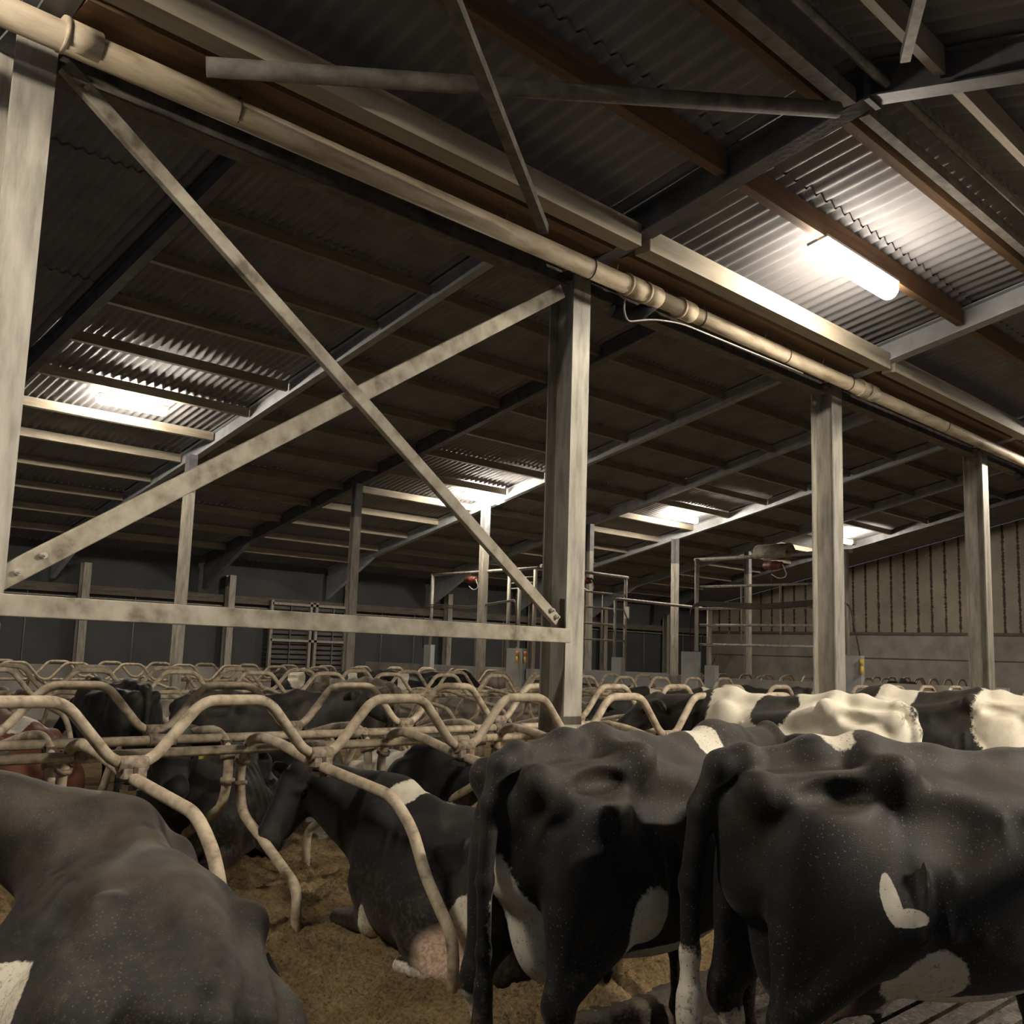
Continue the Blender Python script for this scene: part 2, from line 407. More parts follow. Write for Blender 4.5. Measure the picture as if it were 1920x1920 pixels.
def standing(h=.016, poll=(1.28, 0, 1.42), muz=(1.66, 0, 1.10), tail='down', fat=1.0, tailmud=False, head=True, legphase=0.0, udder=1.0):
    lo = (-1.25, -.62, -.05); hi = (max(.9, poll[0], muz[0]) + .35, .62, 1.75)
    lo = (lo[0], min(lo[1], poll[1] - .4, muz[1] - .3), lo[2]); hi = (hi[0], max(hi[1], poll[1] + .4, muz[1] + .3), hi[2])
    S = Sculpt(lo, hi, h)
    # trunk
    S.ell((.10, 0, .97), (.72, .35 * fat, .41), .08)
    S.ell((-.10, 0, .90), (.58, .385 * fat, .36), .10)
    S.ell((.48, 0, .98), (.34, .27, .38), .10)
    S.bone((-.30, 0, 1.18), (-.86, 0, 1.20), .24, .15, .12)
    S.bone((-.25, 0, 1.02), (-.78, 0, 1.00), .26, .20, .10)
    # spine, hooks, pins
    S.chain([(-.90, 0, 1.395), (-.62, 0, 1.425), (-.40, 0, 1.435), (-.1, 0, 1.385), (.25, 0, 1.37), (.52, 0, 1.41), (.72, 0, 1.37)], [.035, .04, .045, .045, .045, .055, .08], .10)
    S.bone((-.43, -.19, 1.385), (-.43, .19, 1.385), .05, .05, .08)
    for sg in (1, -1):
        S.ell((-.42, .25 * sg, 1.385), (.06, .045, .05), .06)
        S.ell((-.935, .13 * sg, 1.315), (.055, .045, .055), .05)
        S.bone((-.44, .21 * sg, 1.33), (-.89, .135 * sg, 1.28), .06, .065, .08)
        S.bone((-.35, .20 * sg, 1.30), (.15, .26 * sg, 1.22), .04, .05, .10)
        # thigh, stifle, gaskin
        S.ell((-.66, .20 * sg, 1.02), (.235, .125, .33), .06)
        S.ell((-.76, .195 * sg, .86), (.15, .085, .24), .045)
        S.ell((-.44, .255 * sg, .86), (.13, .085, .17), .07)
        S.bone((-.50, .25 * sg, .86), (-.80, .22 * sg, .60), .13, .062, .06)
        S.bone((-.80, .19 * sg, .88), (-.885, .205 * sg, .60), .075, .036, .04)
        S.chain([(-.83, .21 * sg, .60), (-.865, .205 * sg, .53), (-.835, .20 * sg, .44)], [.062, .058, .046], .03)
        S.bone((-.895, .205 * sg, .575), (-.88, .205 * sg, .50), .034, .036, .02)
        S.chain([(-.84, .20 * sg, .46), (-.795, .20 * sg, .19), (-.785, .20 * sg, .15)], [.043, .036, .048], .02)
        S.chain([(-.785, .20 * sg, .15), (-.74, .20 * sg, .08)], [.046, .046], .02)
        # shoulder and foreleg
        S.ell((.50, .20 * sg, 1.10), (.17, .095, .29), .07)
        S.ell((.60, .19 * sg, .90), (.12, .10, .16), .06)
        S.bone((.52, .22 * sg, .90), (.46, .22 * sg, .76), .125, .09, .06)
        x = .03 * legphase * sg
        S.chain([(.47, .21 * sg, .78), (.52 + x, .19 * sg, .46), (.53 + x, .185 * sg, .40)], [.085, .05, .055], .04)
        S.chain([(.53 + x, .185 * sg, .40), (.525 + x, .18 * sg, .17), (.53 + x, .18 * sg, .14)], [.046, .035, .045], .02)
        S.bone((.53 + x, .18 * sg, .14), (.57 + x, .18 * sg, .08), .045, .045, .02)
        # ribs
        for i in range(7):
            xx = .28 - .11 * i
            S.bone((xx, .29 * sg * fat, 1.22), (xx - .06, .365 * sg * fat, .85), .012, .012, .035)
        # flank hollow in front of the hook
        S.ell((-.27, .335 * sg, 1.20), (.13, .06, .12), .08, cut=True)
        S.ell((-.68, .235 * sg, 1.30), (.13, .06, .05), .06, cut=True)
    S.ell((.70, 0, .84), (.16, .12, .20), .08)
    S.bone((.62, 0, .66), (.1, 0, .60), .06, .08, .08)
    # udder
    if udder:
        u = udder
        S.ell((-.52, 0, .70), (.24 * u, .17 * u, .17 * u), .04)
        S.ell((-.72, 0, .84), (.12 * u, .12 * u, .26 * u), .03)
        for sx, sy in ((-.62, .09), (-.62, -.09), (-.42, .09), (-.42, -.09)):
            S.bone((sx, sy, .62), (sx, sy, .50), .05, .013, .03)
        S.bone((-.35, .0, .66), (.0, 0, .60), .06, .05, .08)
    # tail
    if tail == 'down':
        S.chain([(-.90, 0, 1.40), (-.99, 0, 1.36), (-1.035, .0, 1.22), (-1.04, .01, .95), (-1.03, .015, .70), (-1.02, .02, .55)], [.05, .045, .036, .030, .026, .026], .03)
        S.chain([(-1.02, .02, .58), (-1.02, .02, .40), (-1.01, .02, .25)], [.03, .046, .022], .03)
    elif tail == 'side':
        S.chain([(-.90, 0, 1.40), (-.99, .01, 1.37), (-1.05, .04, 1.22), (-1.06, .10, .95), (-1.05, .12, .70), (-1.05, .12, .50)], [.06, .055, .046, .040, .034, .04], .03)
        S.chain([(-1.05, .12, .55), (-1.05, .12, .35), (-1.04, .11, .12)], [.045, .05, .02], .03)
    # neck and head
    info = None
    if head:
        neck_chain(S, (.62, 0, 1.17), (poll[0] - .05, poll[1], poll[2] - .06), .25, .125, .12)
        S.bone((.70, 0, .98), ((poll[0] + .7) / 2, poll[1] / 2, poll[2] - .30), .12, .06, .12)
        info = add_head(S, poll, muz)
    return S, info

def lying(h=.016, poll=(1.18, .1, 1.12), muz=(1.45, .45, .85), side=1, head=True, udder=True, hs=1.0):
    """resting on the brisket; side=+1 leans so that the left hind leg shows"""
    lo = (-1.2, -.8, -.08); hi = (1.1, .85, 1.2)
    P = np.array([poll, muz])
    lo = np.minimum(lo, P.min(0) - .35); hi = np.maximum(hi, P.max(0) + .35); lo[2] = -.08
    S = Sculpt(lo, hi, h)
    s = side
    S.ell((.08, 0, .46), (.72, .40, .42), .08)
    S.ell((-.05, .05 * s, .34), (.62, .48, .32), .10)
    S.ell((.45, 0, .52), (.34, .30, .38), .10)
    S.bone((-.25, 0, .60), (-.80, 0, .46), .27, .22, .14)
    S.chain([(-.95, 0, .62), (-.68, 0, .74), (-.42, 0, .80), (-.1, 0, .82), (.25, 0, .87), (.50, 0, .93), (.70, 0, .93)], [.04, .045, .05, .05, .05, .055, .08], .12)
    for sg in (1, -1):
        S.ell((-.42, .25 * sg, .72), (.07, .055, .07), .09)
        S.ell((-.96, .13 * sg, .50), (.06, .05, .06), .06)
        S.bone((-.44, .22 * sg, .68), (-.92, .13 * sg, .50), .06, .06, .09)
        S.ell((.48, .22 * sg, .62), (.18, .10, .28), .08)
        for i in range(7):
            xx = .28 - .11 * i
            S.bone((xx, .30 * sg, .72), (xx - .08, .43 * sg, .36), .013, .013, .04)
        # folded foreleg
        S.bone((.50, .25 * sg, .40), (.40, .27 * sg, .20), .13, .10, .07)
        S.bone((.42, .27 * sg, .18), (.80, .23 * sg, .13), .085, .058, .05)
        S.bone((.81, .23 * sg, .12), (.62, .17 * sg, .05), .05, .038, .03)
        S.ell((-.26, .33 * sg, .66), (.12, .06, .10), .08, cut=True)
    # leading hind leg, folded forward along the belly
    S.ell((-.55, .30 * s, .34), (.34, .17, .29), .10)
    S.ell((-.20, .45 * s, .30), (.16, .12, .20), .08)
    S.bone((-.22, .48 * s, .22), (-.60, .52 * s, .10), .11, .065, .05)
    S.chain([(-.62, .52 * s, .13), (-.40, .59 * s, .11), (-.22, .61 * s, .12)], [.058, .040, .046], .03)
    S.ell((-.60, -.28 * s, .30), (.34, .16, .26), .10)
    S.bone((-.30, -.40 * s, .16), (-.70, -.38 * s, .08), .10, .06, .05)
    if udder:
        S.ell((-.62, .30 * s, .15), (.24, .20, .14), .06)
    S.chain([(-.95, 0, .60), (-1.04, .02, .52), (-1.10, .10, .30), (-1.08, .22, .08), (-.95, .32, .03)], [.05, .042, .034, .03, .035], .03)
    S.ell((.70, 0, .45), (.16, .14, .26), .10)
    info = None
    if head:
        neck_chain(S, (.60, 0, .76), (poll[0] - .05, poll[1], poll[2] - .06), .26, .125, .14, .70)
        S.bone((.72, 0, .55), ((poll[0] + .62) / 2, poll[1] / 2, poll[2] - .34), .14, .06, .14)
        info = add_head(S, poll, muz, hs=hs)
    return S, info

def patch_map(pts, patches):
    """patches: (centre, radii, sign) ; value > 0 means white"""
    w = np.full(len(pts), -1.0)
    for c, r, sg in patches:
        q = 1 - np.sqrt((((pts - np.array(c)) / np.array(r)) ** 2).sum(1))
        w = np.maximum(w, q) if sg > 0 else np.minimum(w, -q)
    return np.clip(w, -1, 1)

def make_cow(build, info_label, cat, loc, heading, scale, coat, white=(), skin=(), group=None, tags=None, eyes=True, roll=0.0, wid=1.0, **kw):
    S, info = build(**kw)
    me, pts = S.mesh('cow_body')
    a = me.attributes.new('white', 'FLOAT', 'POINT'); a.data.foreach_set('value', patch_map(pts, white).astype(np.float32))
    k = np.clip(patch_map(pts, skin) * 3, 0, 1) if skin else np.zeros(len(pts))
    b = me.attributes.new('skin', 'FLOAT', 'POINT'); b.data.foreach_set('value', k.astype(np.float32))
    root = empty('cow', loc, heading); root.scale = (scale, scale * wid, scale); root.rotation_euler = (roll, 0, heading)
    tag(root, info_label, cat, group)
    link('body', me, coat, root)
    if info and eyes:
        p, R = info
        for sg in (1, -1):
            m = bmesh.new(); bmesh.ops.create_uvsphere(m, u_segments=12, v_segments=8, radius=.021)
            e = bpy.data.meshes.new('eye'); m.to_mesh(e); m.free()
            for f in e.polygons: f.use_smooth = True
            o = link('eye', e, M['eye'], root); o.location = p(.165, .098 * sg, .008)
        for sg in (tags or ()):
            m = MB(); q = Matrix.Identity(4)
            # flag-shaped tag with a narrow neck, pinned through the ear
            mt = m.prism([(-.028, -.035), (.028, -.035), (.03, .022), (.012, .04), (-.012, .04), (-.03, .022)], Matrix.Identity(4), .003)
            o = mt.build('ear_tag', M['eartag'], root)
            X = Vector(R[:, 0]); Y = Vector(R[:, 1]); Z = Vector(R[:, 2])
            mm = Matrix((Y, Z, X)).transposed().to_4x4(); mm.translation = Vector(p(.055, .19 * sg, -.045))
            o.matrix_local = mm
            o['label'] = 'yellow ear tag'
    return root

def hooves(root, pos):
    for x, y, z in pos:
        for sg in (1, -1):
            m = MB()
            pr = [(-.04, 0), (.055, 0), (.045, .03), (.0, .075), (-.045, .07)]
            Mx = Matrix(((1, 0, 0, x), (0, 0, 1, y + sg * .022 - .019), (0, 1, 0, z), (0, 0, 0, 1)))
            m.prism(pr, Mx, .038)
            m.build('hoof', M['hoof'], root)
STAND_HOOVES = [(-.72, .20, 0), (-.72, -.20, 0), (.59, .18, 0), (.59, -.18, 0)]
# ------------------------------------------------------------------ camera
def add_camera():
    yaw, pitch, roll, f = 0.78737283, 0.14057745, 0.03209412, 1905.693
    F = Vector((math.cos(pitch) * math.cos(yaw), math.cos(pitch) * math.sin(yaw), math.sin(pitch)))
    r = Vector((math.sin(yaw), -math.cos(yaw), 0)); u = r.cross(F)
    R = r * math.cos(roll) + u * math.sin(roll); U = -r * math.sin(roll) + u * math.cos(roll)
    cam = bpy.data.cameras.new('camera'); o = bpy.data.objects.new('camera', cam); COL.objects.link(o)
    cam.sensor_fit = 'HORIZONTAL'; cam.sensor_width = 36; cam.lens = f / 1920 * 36; cam.clip_start = .05; cam.clip_end = 200
    m = Matrix((R, U, -F)).transposed().to_4x4(); m.translation = Vector((0, 0, 1.75))
    o.matrix_world = m
    SC.camera = o
add_camera()

FX = [1.76 + 4.57 * i for i in range(10)]        # portal frames along the barn
YC = 5.72                                        # inner column row

def struct(name, mb, mat, parent=None):
    o = mb.build(name, mat, parent)
    if parent is None: o['kind'] = 'structure'
    return o

# ------------------------------------------------------------------ ground
def zr_right(y): return 6.30 - .225 * y if y > 2.95 else 6.30 - .225 * (5.9 - y)
def zr_left(y): return 10.71 - .225 * y

def bed_height(x, y):
    n = noise.noise(Vector((x * 1.3, y * 1.3, 0))) * .035 + noise.noise(Vector((x * 4.1, y * 4.1, 3))) * .035
    n += abs(noise.noise(Vector((x * 9, y * 9, 5)))) * .07 + abs(noise.noise(Vector((x * 17, y * 17, 9)))) * .045 + noise.noise(Vector((x * 33, y * 33, 2))) * .014
    h = .085 + n
    # pushed up ridge at the kerb, hollows where cows lie
    for cy, s in ((3.36, 1), (8.65, -1)):
        d = (y - cy) * s
        h -= .10 * max(0, 1 - d / .14) ** 1.3 if d < .14 else 0
    h += .05 * math.exp(-((y - 6.05) / .28) ** 2)
    h += .06 * math.exp(-(((x - 3.2) / .25) ** 2 + ((y - 5.0) / .3) ** 2))
    return max(h, .0)

def grid_mesh(name, xs, ys, fn, mat):
    nx, ny = len(xs), len(ys)
    vs = [(x, y, fn(x, y)) for x in xs for y in ys]
    fs = [(i * ny + j, (i + 1) * ny + j, (i + 1) * ny + j + 1, i * ny + j + 1) for i in range(nx - 1) for j in range(ny - 1)]
    me = bpy.data.meshes.new(name); me.from_pydata(vs, [], fs)
    me.polygons.foreach_set('use_smooth', np.ones(len(fs), bool)); me.update()
    return link(name, me, mat)

def frange(a, b, s):
    n = max(1, int(round((b - a) / s))); return [a + (b - a) * i / n for i in range(n + 1)]

xs = frange(-1, 1.9, .15)[:-1] + frange(1.9, 5.4, .018)[:-1] + frange(5.4, 19.9, .12)
ys = frange(3.34, 6.1, .02)[:-1] + frange(6.1, 8.65, .06)
o = grid_mesh('bedding', xs, ys, bed_height, M['bedding'])
tag(o, 'loose brown composted bedding filling the near cubicle row', 'bedding', kind='stuff')
def bed2(x, y):
    return .03 + noise.noise(Vector((x * 2.2, y * 2.2, 7))) * .05
o = grid_mesh('bedding', frange(1, 19.9, .2), frange(10.8, 15.9, .2), lambda x, y: .03 + bed2(x, y), M['bedding'])
tag(o, 'brown bedding filling the second cubicle row', 'bedding', kind='stuff')
o = grid_mesh('bedding', frange(4, 42, .4), frange(18.6, 24.0, .3), lambda x, y: -.04 + bed2(x, y), M['bedding'])
tag(o, 'brown bedding filling the far cubicle row near the back wall', 'bedding', kind='stuff')
o = grid_mesh('bedding', frange(20.3, 42, .4), frange(9.2, 15.9, .3), lambda x, y: -.0 + bed2(x, y), M['bedding'])
tag(o, 'brown bedding beyond the concrete dividing wall', 'bedding', kind='stuff')

# slatted passage floor, one mesh: slats with open slots running along the barn
m = MB()
y = 3.30 - .17 * 24
while y < 3.30:
    m.box(-2, y + .02, -.26, 43, y + .155, -.12); y += .17
struct('floor', m, M['slat'])
m = MB(); m.box(-2, -1.5, -.5, 43, 30, -.32); struct('floor_slurry_channel', m, M['concrete_dark'])
m = MB(); m.box(-2, 8.75, -.32, 43, 10.7, -.12); m.box(-2, 16.3, -.32, 43, 18.5, -.12); m.box(-2, 24.1, -.32, 43, 29, -.12); m.box(19.95, 3.3, -.32, 43, 9.2, -.12)
struct('floor_passage', m, M['concrete_dark'])
def curb_mesh(x0, x1, y0, y1, z0, z1):
    m = MB(); bm = m.bm; n = int((x1 - x0) / .06); rows = []
    prof = [(y0, z0), (y0 + .0, z1 - .05), (y0 + .03, z1 - .01), ((y0 + y1) / 2, z1), (y1 - .02, z1 - .01), (y1, z0)]
    for i in range(n + 1):
        x = x0 + (x1 - x0) * i / n
        rows.append([bm.verts.new((x, a + noise.noise(Vector((x * 5, k * 3.1, 1))) * .022, b + noise.noise(Vector((x * 4, k * 2.3, 8))) * .018)) for k, (a, b) in enumerate(prof)])
    for i in range(n):
        for k in range(len(prof) - 1):
            f = bm.faces.new((rows[i][k], rows[i + 1][k], rows[i + 1][k + 1], rows[i][k + 1])); f.smooth = True
    return m
for nm, y0, y1, x0, x1, z1 in (('near passage', 3.30, 3.48, -1, 19.9, .05), ('second passage', 8.63, 8.78, -1, 19.9, .06)):
    o = curb_mesh(x0, x1, y0, y1, -.3, z1).build('kerb', M['curb'])
    tag(o, 'muddy concrete kerb between the bedding and the %s' % nm, 'kerb')

# ------------------------------------------------------------------ roof
def corrugated(x0, x1, y0, y1, zf, pitch=.17, amp=.026, seg=8, laps=(), th=.0):
    """sheet with waves running across the barn, laid in lapped courses"""
    m = MB(); bm = m.bm
    ys_ = [y0] + list(laps) + [y1]
    n = int((x1 - x0) / pitch * seg)
    for c in range(len(ys_) - 1):
        a, b = ys_[c], ys_[c + 1]
        ov = .12
        la = zf(a); lb = zf(b)
        # each lower course tucks under the one above it
        rows = []
        for (yy, dz) in ((a - (ov if c else 0), -.0), (b, .022)):
            rows.append([bm.verts.new((x0 + (x1 - x0) * i / n, yy, zf(yy) + dz + amp * math.sin(2 * PI * i / seg))) for i in range(n + 1)])
        for i in range(n):
            f = bm.faces.new((rows[0][i], rows[0][i + 1], rows[1][i + 1], rows[1][i])); f.smooth = True
    return m
struct('ceiling_right_slope', corrugated(-2, 43, .15, 2.98, lambda y: zr_right(y) + .30, laps=(1.6,)), M['sheet'])
struct('ceiling_middle_slope', corrugated(-2, 43, 2.92, 5.75, lambda y: zr_right(y) + .30, laps=(4.12,)), M['sheet'])
PY = [13.1 + 1.45 * i for i in range(11)]
struct('ceiling_left_slope', corrugated(2, 43, 5.9, 29.1, lambda y: zr_left(y) + .34, laps=tuple(PY[0:10:2]), seg=6), M['sheet'])
# upstand between the low gutter and the high roof
m = MB(); m.box(-2, 5.84, 5.45, 43, 5.9, 9.7); struct('wall_upstand', m, M['timber_dark'])

# portal frames: columns, rafters
def column(x, label, mat, ztop=5.02):
    m = MB(); m.prism(ibeam(.28, .22, .016, .012), Matrix.Translation((x, YC, -.15)), ztop + .15)
    root = empty('steel_column', (0, 0, 0)); tag(root, label, 'column', 'inner steel columns')
    m.build('shaft', mat, root)
    m = MB(); m.box(x - .15, YC - .17, ztop, x + .15, YC + .17, ztop + .02)
    m.build('cap_plate', M['steel_dark'], root)
    return root
del_labels = ['galvanised I section column at the left edge, carrying the cross bracing', 'galvanised I section column standing right behind the black cow in the middle',
              'galvanised I section column third along the pipe, behind the white cow', 'galvanised I section column at the right edge below the pipe elbow']
cols = [column(FX[i], del_labels[i] if i < 4 else 'galvanised I section column further along under the pipe', M['galv']) for i in range(5)]

def rafter_between(x, ya, za, yb, zb, d=.24, w=.16, mat=None):
    p = Vector((x, ya, za)); q = Vector((x, yb, zb)); M_ = frame(p, q - p, (0, 0, 1))
    m = MB(); m.prism(ibeam(d, w, .012, .009), M_, (q - p).length)
    return m
names_r = ['steel rafter nearest the camera over the left column', 'dark steel rafter meeting the ridge at upper right over the middle column', 'pale steel rafter rising right from the third column past the bright lamp']
for i, x in enumerate(FX):
    root = empty('roof_frame'); d = .12
    tag(root, names_r[i] if i < 3 else 'steel rafter of the middle roof, beyond the bright lamp', 'rafter', 'rafters of the middle roof')
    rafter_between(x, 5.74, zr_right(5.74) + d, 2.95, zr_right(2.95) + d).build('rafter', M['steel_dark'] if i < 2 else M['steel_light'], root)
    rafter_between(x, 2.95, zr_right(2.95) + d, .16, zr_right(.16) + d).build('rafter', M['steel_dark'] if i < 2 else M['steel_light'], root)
    m = MB(); m.box(x - .09, 2.93, zr_right(2.95) - .03, x + .09, 2.97, zr_right(2.95) + .26)
    m.build('ridge_plate', M['steel_dark'], root)
    if i < 3:
        m = MB(); m.prism([(0, 0), (.45, .10), (0, .30)], frame((x - .006, 5.6, zr_right(5.6) - .28), (1, 0, 0), (0, 0, 1)), .012)

lab_l = ['dark rafter of the left roof crossing behind the left column', 'pale lit steel rafter of the left roof, falling left from the middle of the pipe',
         'dark rafter of the left roof passing behind the middle column', 'rafter of the left roof falling left behind the third column']
for i, x in enumerate(FX[1:9]):
    root = empty('left_roof_frame')
    tag(root, lab_l[i] if i < 4 else 'pale rafter of the left roof far behind the gates', 'rafter', 'rafters of the left roof')
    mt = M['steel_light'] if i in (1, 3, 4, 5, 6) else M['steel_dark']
    rafter_between(x, 6.0, zr_left(6.0) + .15, 28.9, zr_left(28.9) + .15, .30, .17).build('rafter', mt, root)
    # haunch at the eaves and outer post
    m = MB(); a = Vector((x - .01, 26.6, zr_left(26.6)))
    vs = [(26.3, zr_left(26.3) + .02), (28.85, zr_left(28.85) + .02), (28.85, zr_left(28.85) - .75)]
    bm = m.bm
    f1 = [bm.verts.new((x - .07, y_, z_)) for y_, z_ in vs]; f2 = [bm.verts.new((x + .07, y_, z_)) for y_, z_ in vs]
    bm.faces.new(f1); bm.faces.new(f2[::-1])
    for k in range(3): bm.faces.new((f1[k], f1[(k + 1) % 3], f2[(k + 1) % 3], f2[k]))
    m.build('haunch', mt, root)

# purlins, middle roof (timber)
def purlin(x0, x1, y, zb, w, h, mat, label, group, name='roof_purlin', slope=-.225):
    m = MB(); bm = m.bm
    m.box(x0, y - w / 2, zb, x1, y + w / 2, zb + h)
    for v in bm.verts: v.co.z += slope * (v.co.y - y)
    o = m.build(name, mat); tag(o, label, 'purlin', group); return o
gm = 'timber purlins of the middle roof'
for a, b in zip(FX[:-1], FX[1:]):
    purlin(a + .06, b - .06, 4.12, zr_right(4.12) + .07, .07, .20, M['timber'], 'brown timber purlin halfway up the middle roof slope', gm)
    purlin(a + .06, b - .06, 3.24, zr_right(3.24) + .07, .07, .20, M['timber'], 'brown timber purlin just below the ridge of the middle roof', gm)
    purlin(a + .06, b - .06, 2.46, zr_right(2.46) + .07, .07, .20, M['timber_cream'], 'pale timber purlin just past the ridge at the top right', gm, slope=.225)
    purlin(a + .06, b - .06, 1.0, zr_right(1.0) + .07, .07, .20, M['timber'], 'timber purlin on the slope above the camera, right of the ridge', gm, slope=.225)
    o = purlin(a + .06, b - .06, 4.98, 5.09, .16, .19, M['timber_cream'], 'broad pale timber eaves beam above the pipe', 'eaves beams above the pipe', 'eaves_beam', slope=0)
m = MB(); m.tube([(-2, 2.85, 5.72), (43, 2.85, 5.72)], .035, 8)
tag(m.build('ridge_tube', M['steel_cobweb']), 'dusty ridge tube running just behind the ridge joint at upper right', 'tube')
m = MB(); m.box(FX[0] + .1, 3.02, 5.60, FX[1] - .1, 3.13, 5.71)
tag(m.build('square_tube', M['steel_cobweb']), 'cobwebbed square steel tube running into the ridge joint from above', 'tube')
m = MB(); m.box(FX[1] + .1, 3.02, 5.60, FX[2] - .1, 3.10, 5.70)
tag(m.build('square_tube', M['steel_cobweb']), 'square steel tube between the ridge joint and the right edge', 'tube')
# gutter box
for a, b in zip(FX[:-1], FX[1:]):
    m = MB(); m.box(a + .09, 5.16, 5.12, b - .09, 5.80, 5.25)
    tag(m.build('valley_gutter', M['timber']), 'brown boarded valley gutter behind the pipe', 'gutter', 'valley gutter lengths over the columns')
    m = MB(); m.prism(ibeam(.17, .16, .012, .01), frame((a + .12, YC, 5.0), (1, 0, 0), (0, 0, 1)), b - a - .24)
    tag(m.build('tie_beam', M['steel_cobweb']), 'dark dusty steel beam linking the column heads', 'beam', 'tie beams between the column heads')
m = MB(); m.box(FX[0] + .3, 5.585, 5.035, FX[1] - .3, 5.61, 5.12)  # pale colour stands in for lamp light on the gutter underside
tag(m.build('lit_strip_board', M['wire_white']), 'narrow pale board standing for the lit gutter underside, just under the pipe between the first two columns', 'board')
# the same eaves on the camera's side of the middle roof
for a, b in zip(FX[:3], FX[1:4]):
    m = MB(); m.box(a + .09, .10, 5.12, b - .09, .74, 5.25)
    tag(m.build('valley_gutter', M['timber']), 'brown boarded valley gutter on the camera side', 'gutter', 'gutter lengths on the camera side')
    m = MB(); m.prism(ibeam(.17, .16, .012, .01), frame((a + .12, .18, 5.0), (1, 0, 0), (0, 0, 1)), b - a - .24)
    tag(m.build('tie_beam', M['steel_cobweb']), 'steel beam linking the column heads on the camera side', 'beam', 'tie beams on the camera side')
for i in (1, 2):
    m = MB(); m.prism(ibeam(.28, .22, .016, .012), Matrix.Translation((FX[i], .18, -.3)), 5.32)
    tag(m.build('steel_column', M['galv']), 'steel column on the camera side, out of view', 'column', 'columns on the camera side')
# purlins, left roof
PL = M['timber_mid']
for j, y in enumerate(PY):
    for i, (a, b) in enumerate(zip(FX[1:8], FX[2:9])):
        if 1:
            purlin(a + .05, b - .05, y, zr_left(y) + .12, .07, .18, PL, 'pale timber purlin under the left roof', 'timber purlins of the left roof')
# bracing in the middle roof plane
m = MB(); m.tube([(2.46, 5.0, 4.95), (6.10, 3.09, 5.52)], .055, 12)
tag(m.build('brace_tube', M['steel_cobweb']), 'thick grey round brace tube crossing the top of the picture level', 'brace')
m = MB(); a = Vector((2.2, 3.05, 5.035)); b = Vector((5.22, 5.0, 4.914)); m.prism([(-.035, -.035), (.035, -.035), (.035, .035), (-.035, .035)], frame(a, b - a, (0, 0, 1)), (b - a).length)
tag(m.build('brace_bar', M['steel_cobweb']), 'grey steel brace bar coming down from the top centre to the pipe', 'brace')
m = MB(); a = Vector((5.83, 2.50, 5.53)); b = Vector((5.0, 2.02, 5.42)); m.prism([(-.03, -.03), (.03, -.03), (.03, .03), (-.03, .03)], frame(a, b - a, (0, 0, 1)), (b - a).length)
tag(m.build('brace_bar', M['galv']), 'short pale brace bar pinned above the ridge joint at top right', 'brace')

# ------------------------------------------------------------------ braced bay between first two columns
def flat_bar(name, a, b, h, t, mat, label, cat='brace', bolts=()):
    a = Vector(a); b = Vector(b); root = empty(name, (0, 0, 0)); tag(root, label, cat)
    m = MB(); m.prism([(-t / 2, -h / 2), (t / 2, -h / 2), (t / 2, h / 2), (-t / 2, h / 2)], frame(a, b - a, (0, 0, 1)), (b - a).length)
    o = m.build('bar', mat, root)
    bev = o.modifiers.new('b', 'BEVEL'); bev.width = .006; bev.segments = 2
    for p in bolts:
        m = MB(); m.tube([Vector(p) + Vector((0, .01, 0)), Vector(p) - Vector((0, .03, 0))], .018, 6); m.tube([Vector(p), Vector(p) - Vector((0, .045, 0))], .009, 8)
        m.build('bolt', M['galv'], root)
    return root
yb = YC - .10
flat_bar('brace_bar', (1.83, yb, 2.045), (6.10, yb, 4.83), .12, .05, M['galv_dirty'], 'dirty galvanised brace rising from lower left to the middle column head', bolts=((1.93, yb - .03, 2.10), (2.05, yb - .03, 2.20)))
flat_bar('brace_bar', (1.90, yb - .06, 4.93), (6.08, yb - .06, 2.04), .09, .05, M['galv_dirty'], 'dirty galvanised brace falling from upper left to the middle column', bolts=((6.04, yb - .09, 2.07), (5.98, yb - .09, 2.12), (2.02, yb - .09, 4.84)))
flat_bar('horizontal_rail', (1.55, yb - .10, 1.925), (6.18, yb - .10, 1.925), .115, .07, M['galv_dirty'], 'thick dirty galvanised rail level between the first two columns', 'rail')
def gusset(x, z, w, h, label, s=1):
    m = MB(); m.prism([(0, 0), (w * s, 0), (w * s * .9, h * .35), (w * s * .3, h), (0, h)], frame((x, yb + .045, z), (0, -1, 0), (0, 0, 1)), .012)
    o = m.build('gusset_plate', M['galv_dirty']); tag(o, label, 'plate')
gusset(6.22, 1.97, .24, .26, 'steel gusset plate at the foot of the falling brace on the middle column', 1)
gusset(1.86, 1.97, .24, .22, 'steel gusset plate under the rising brace at the left edge', -1)

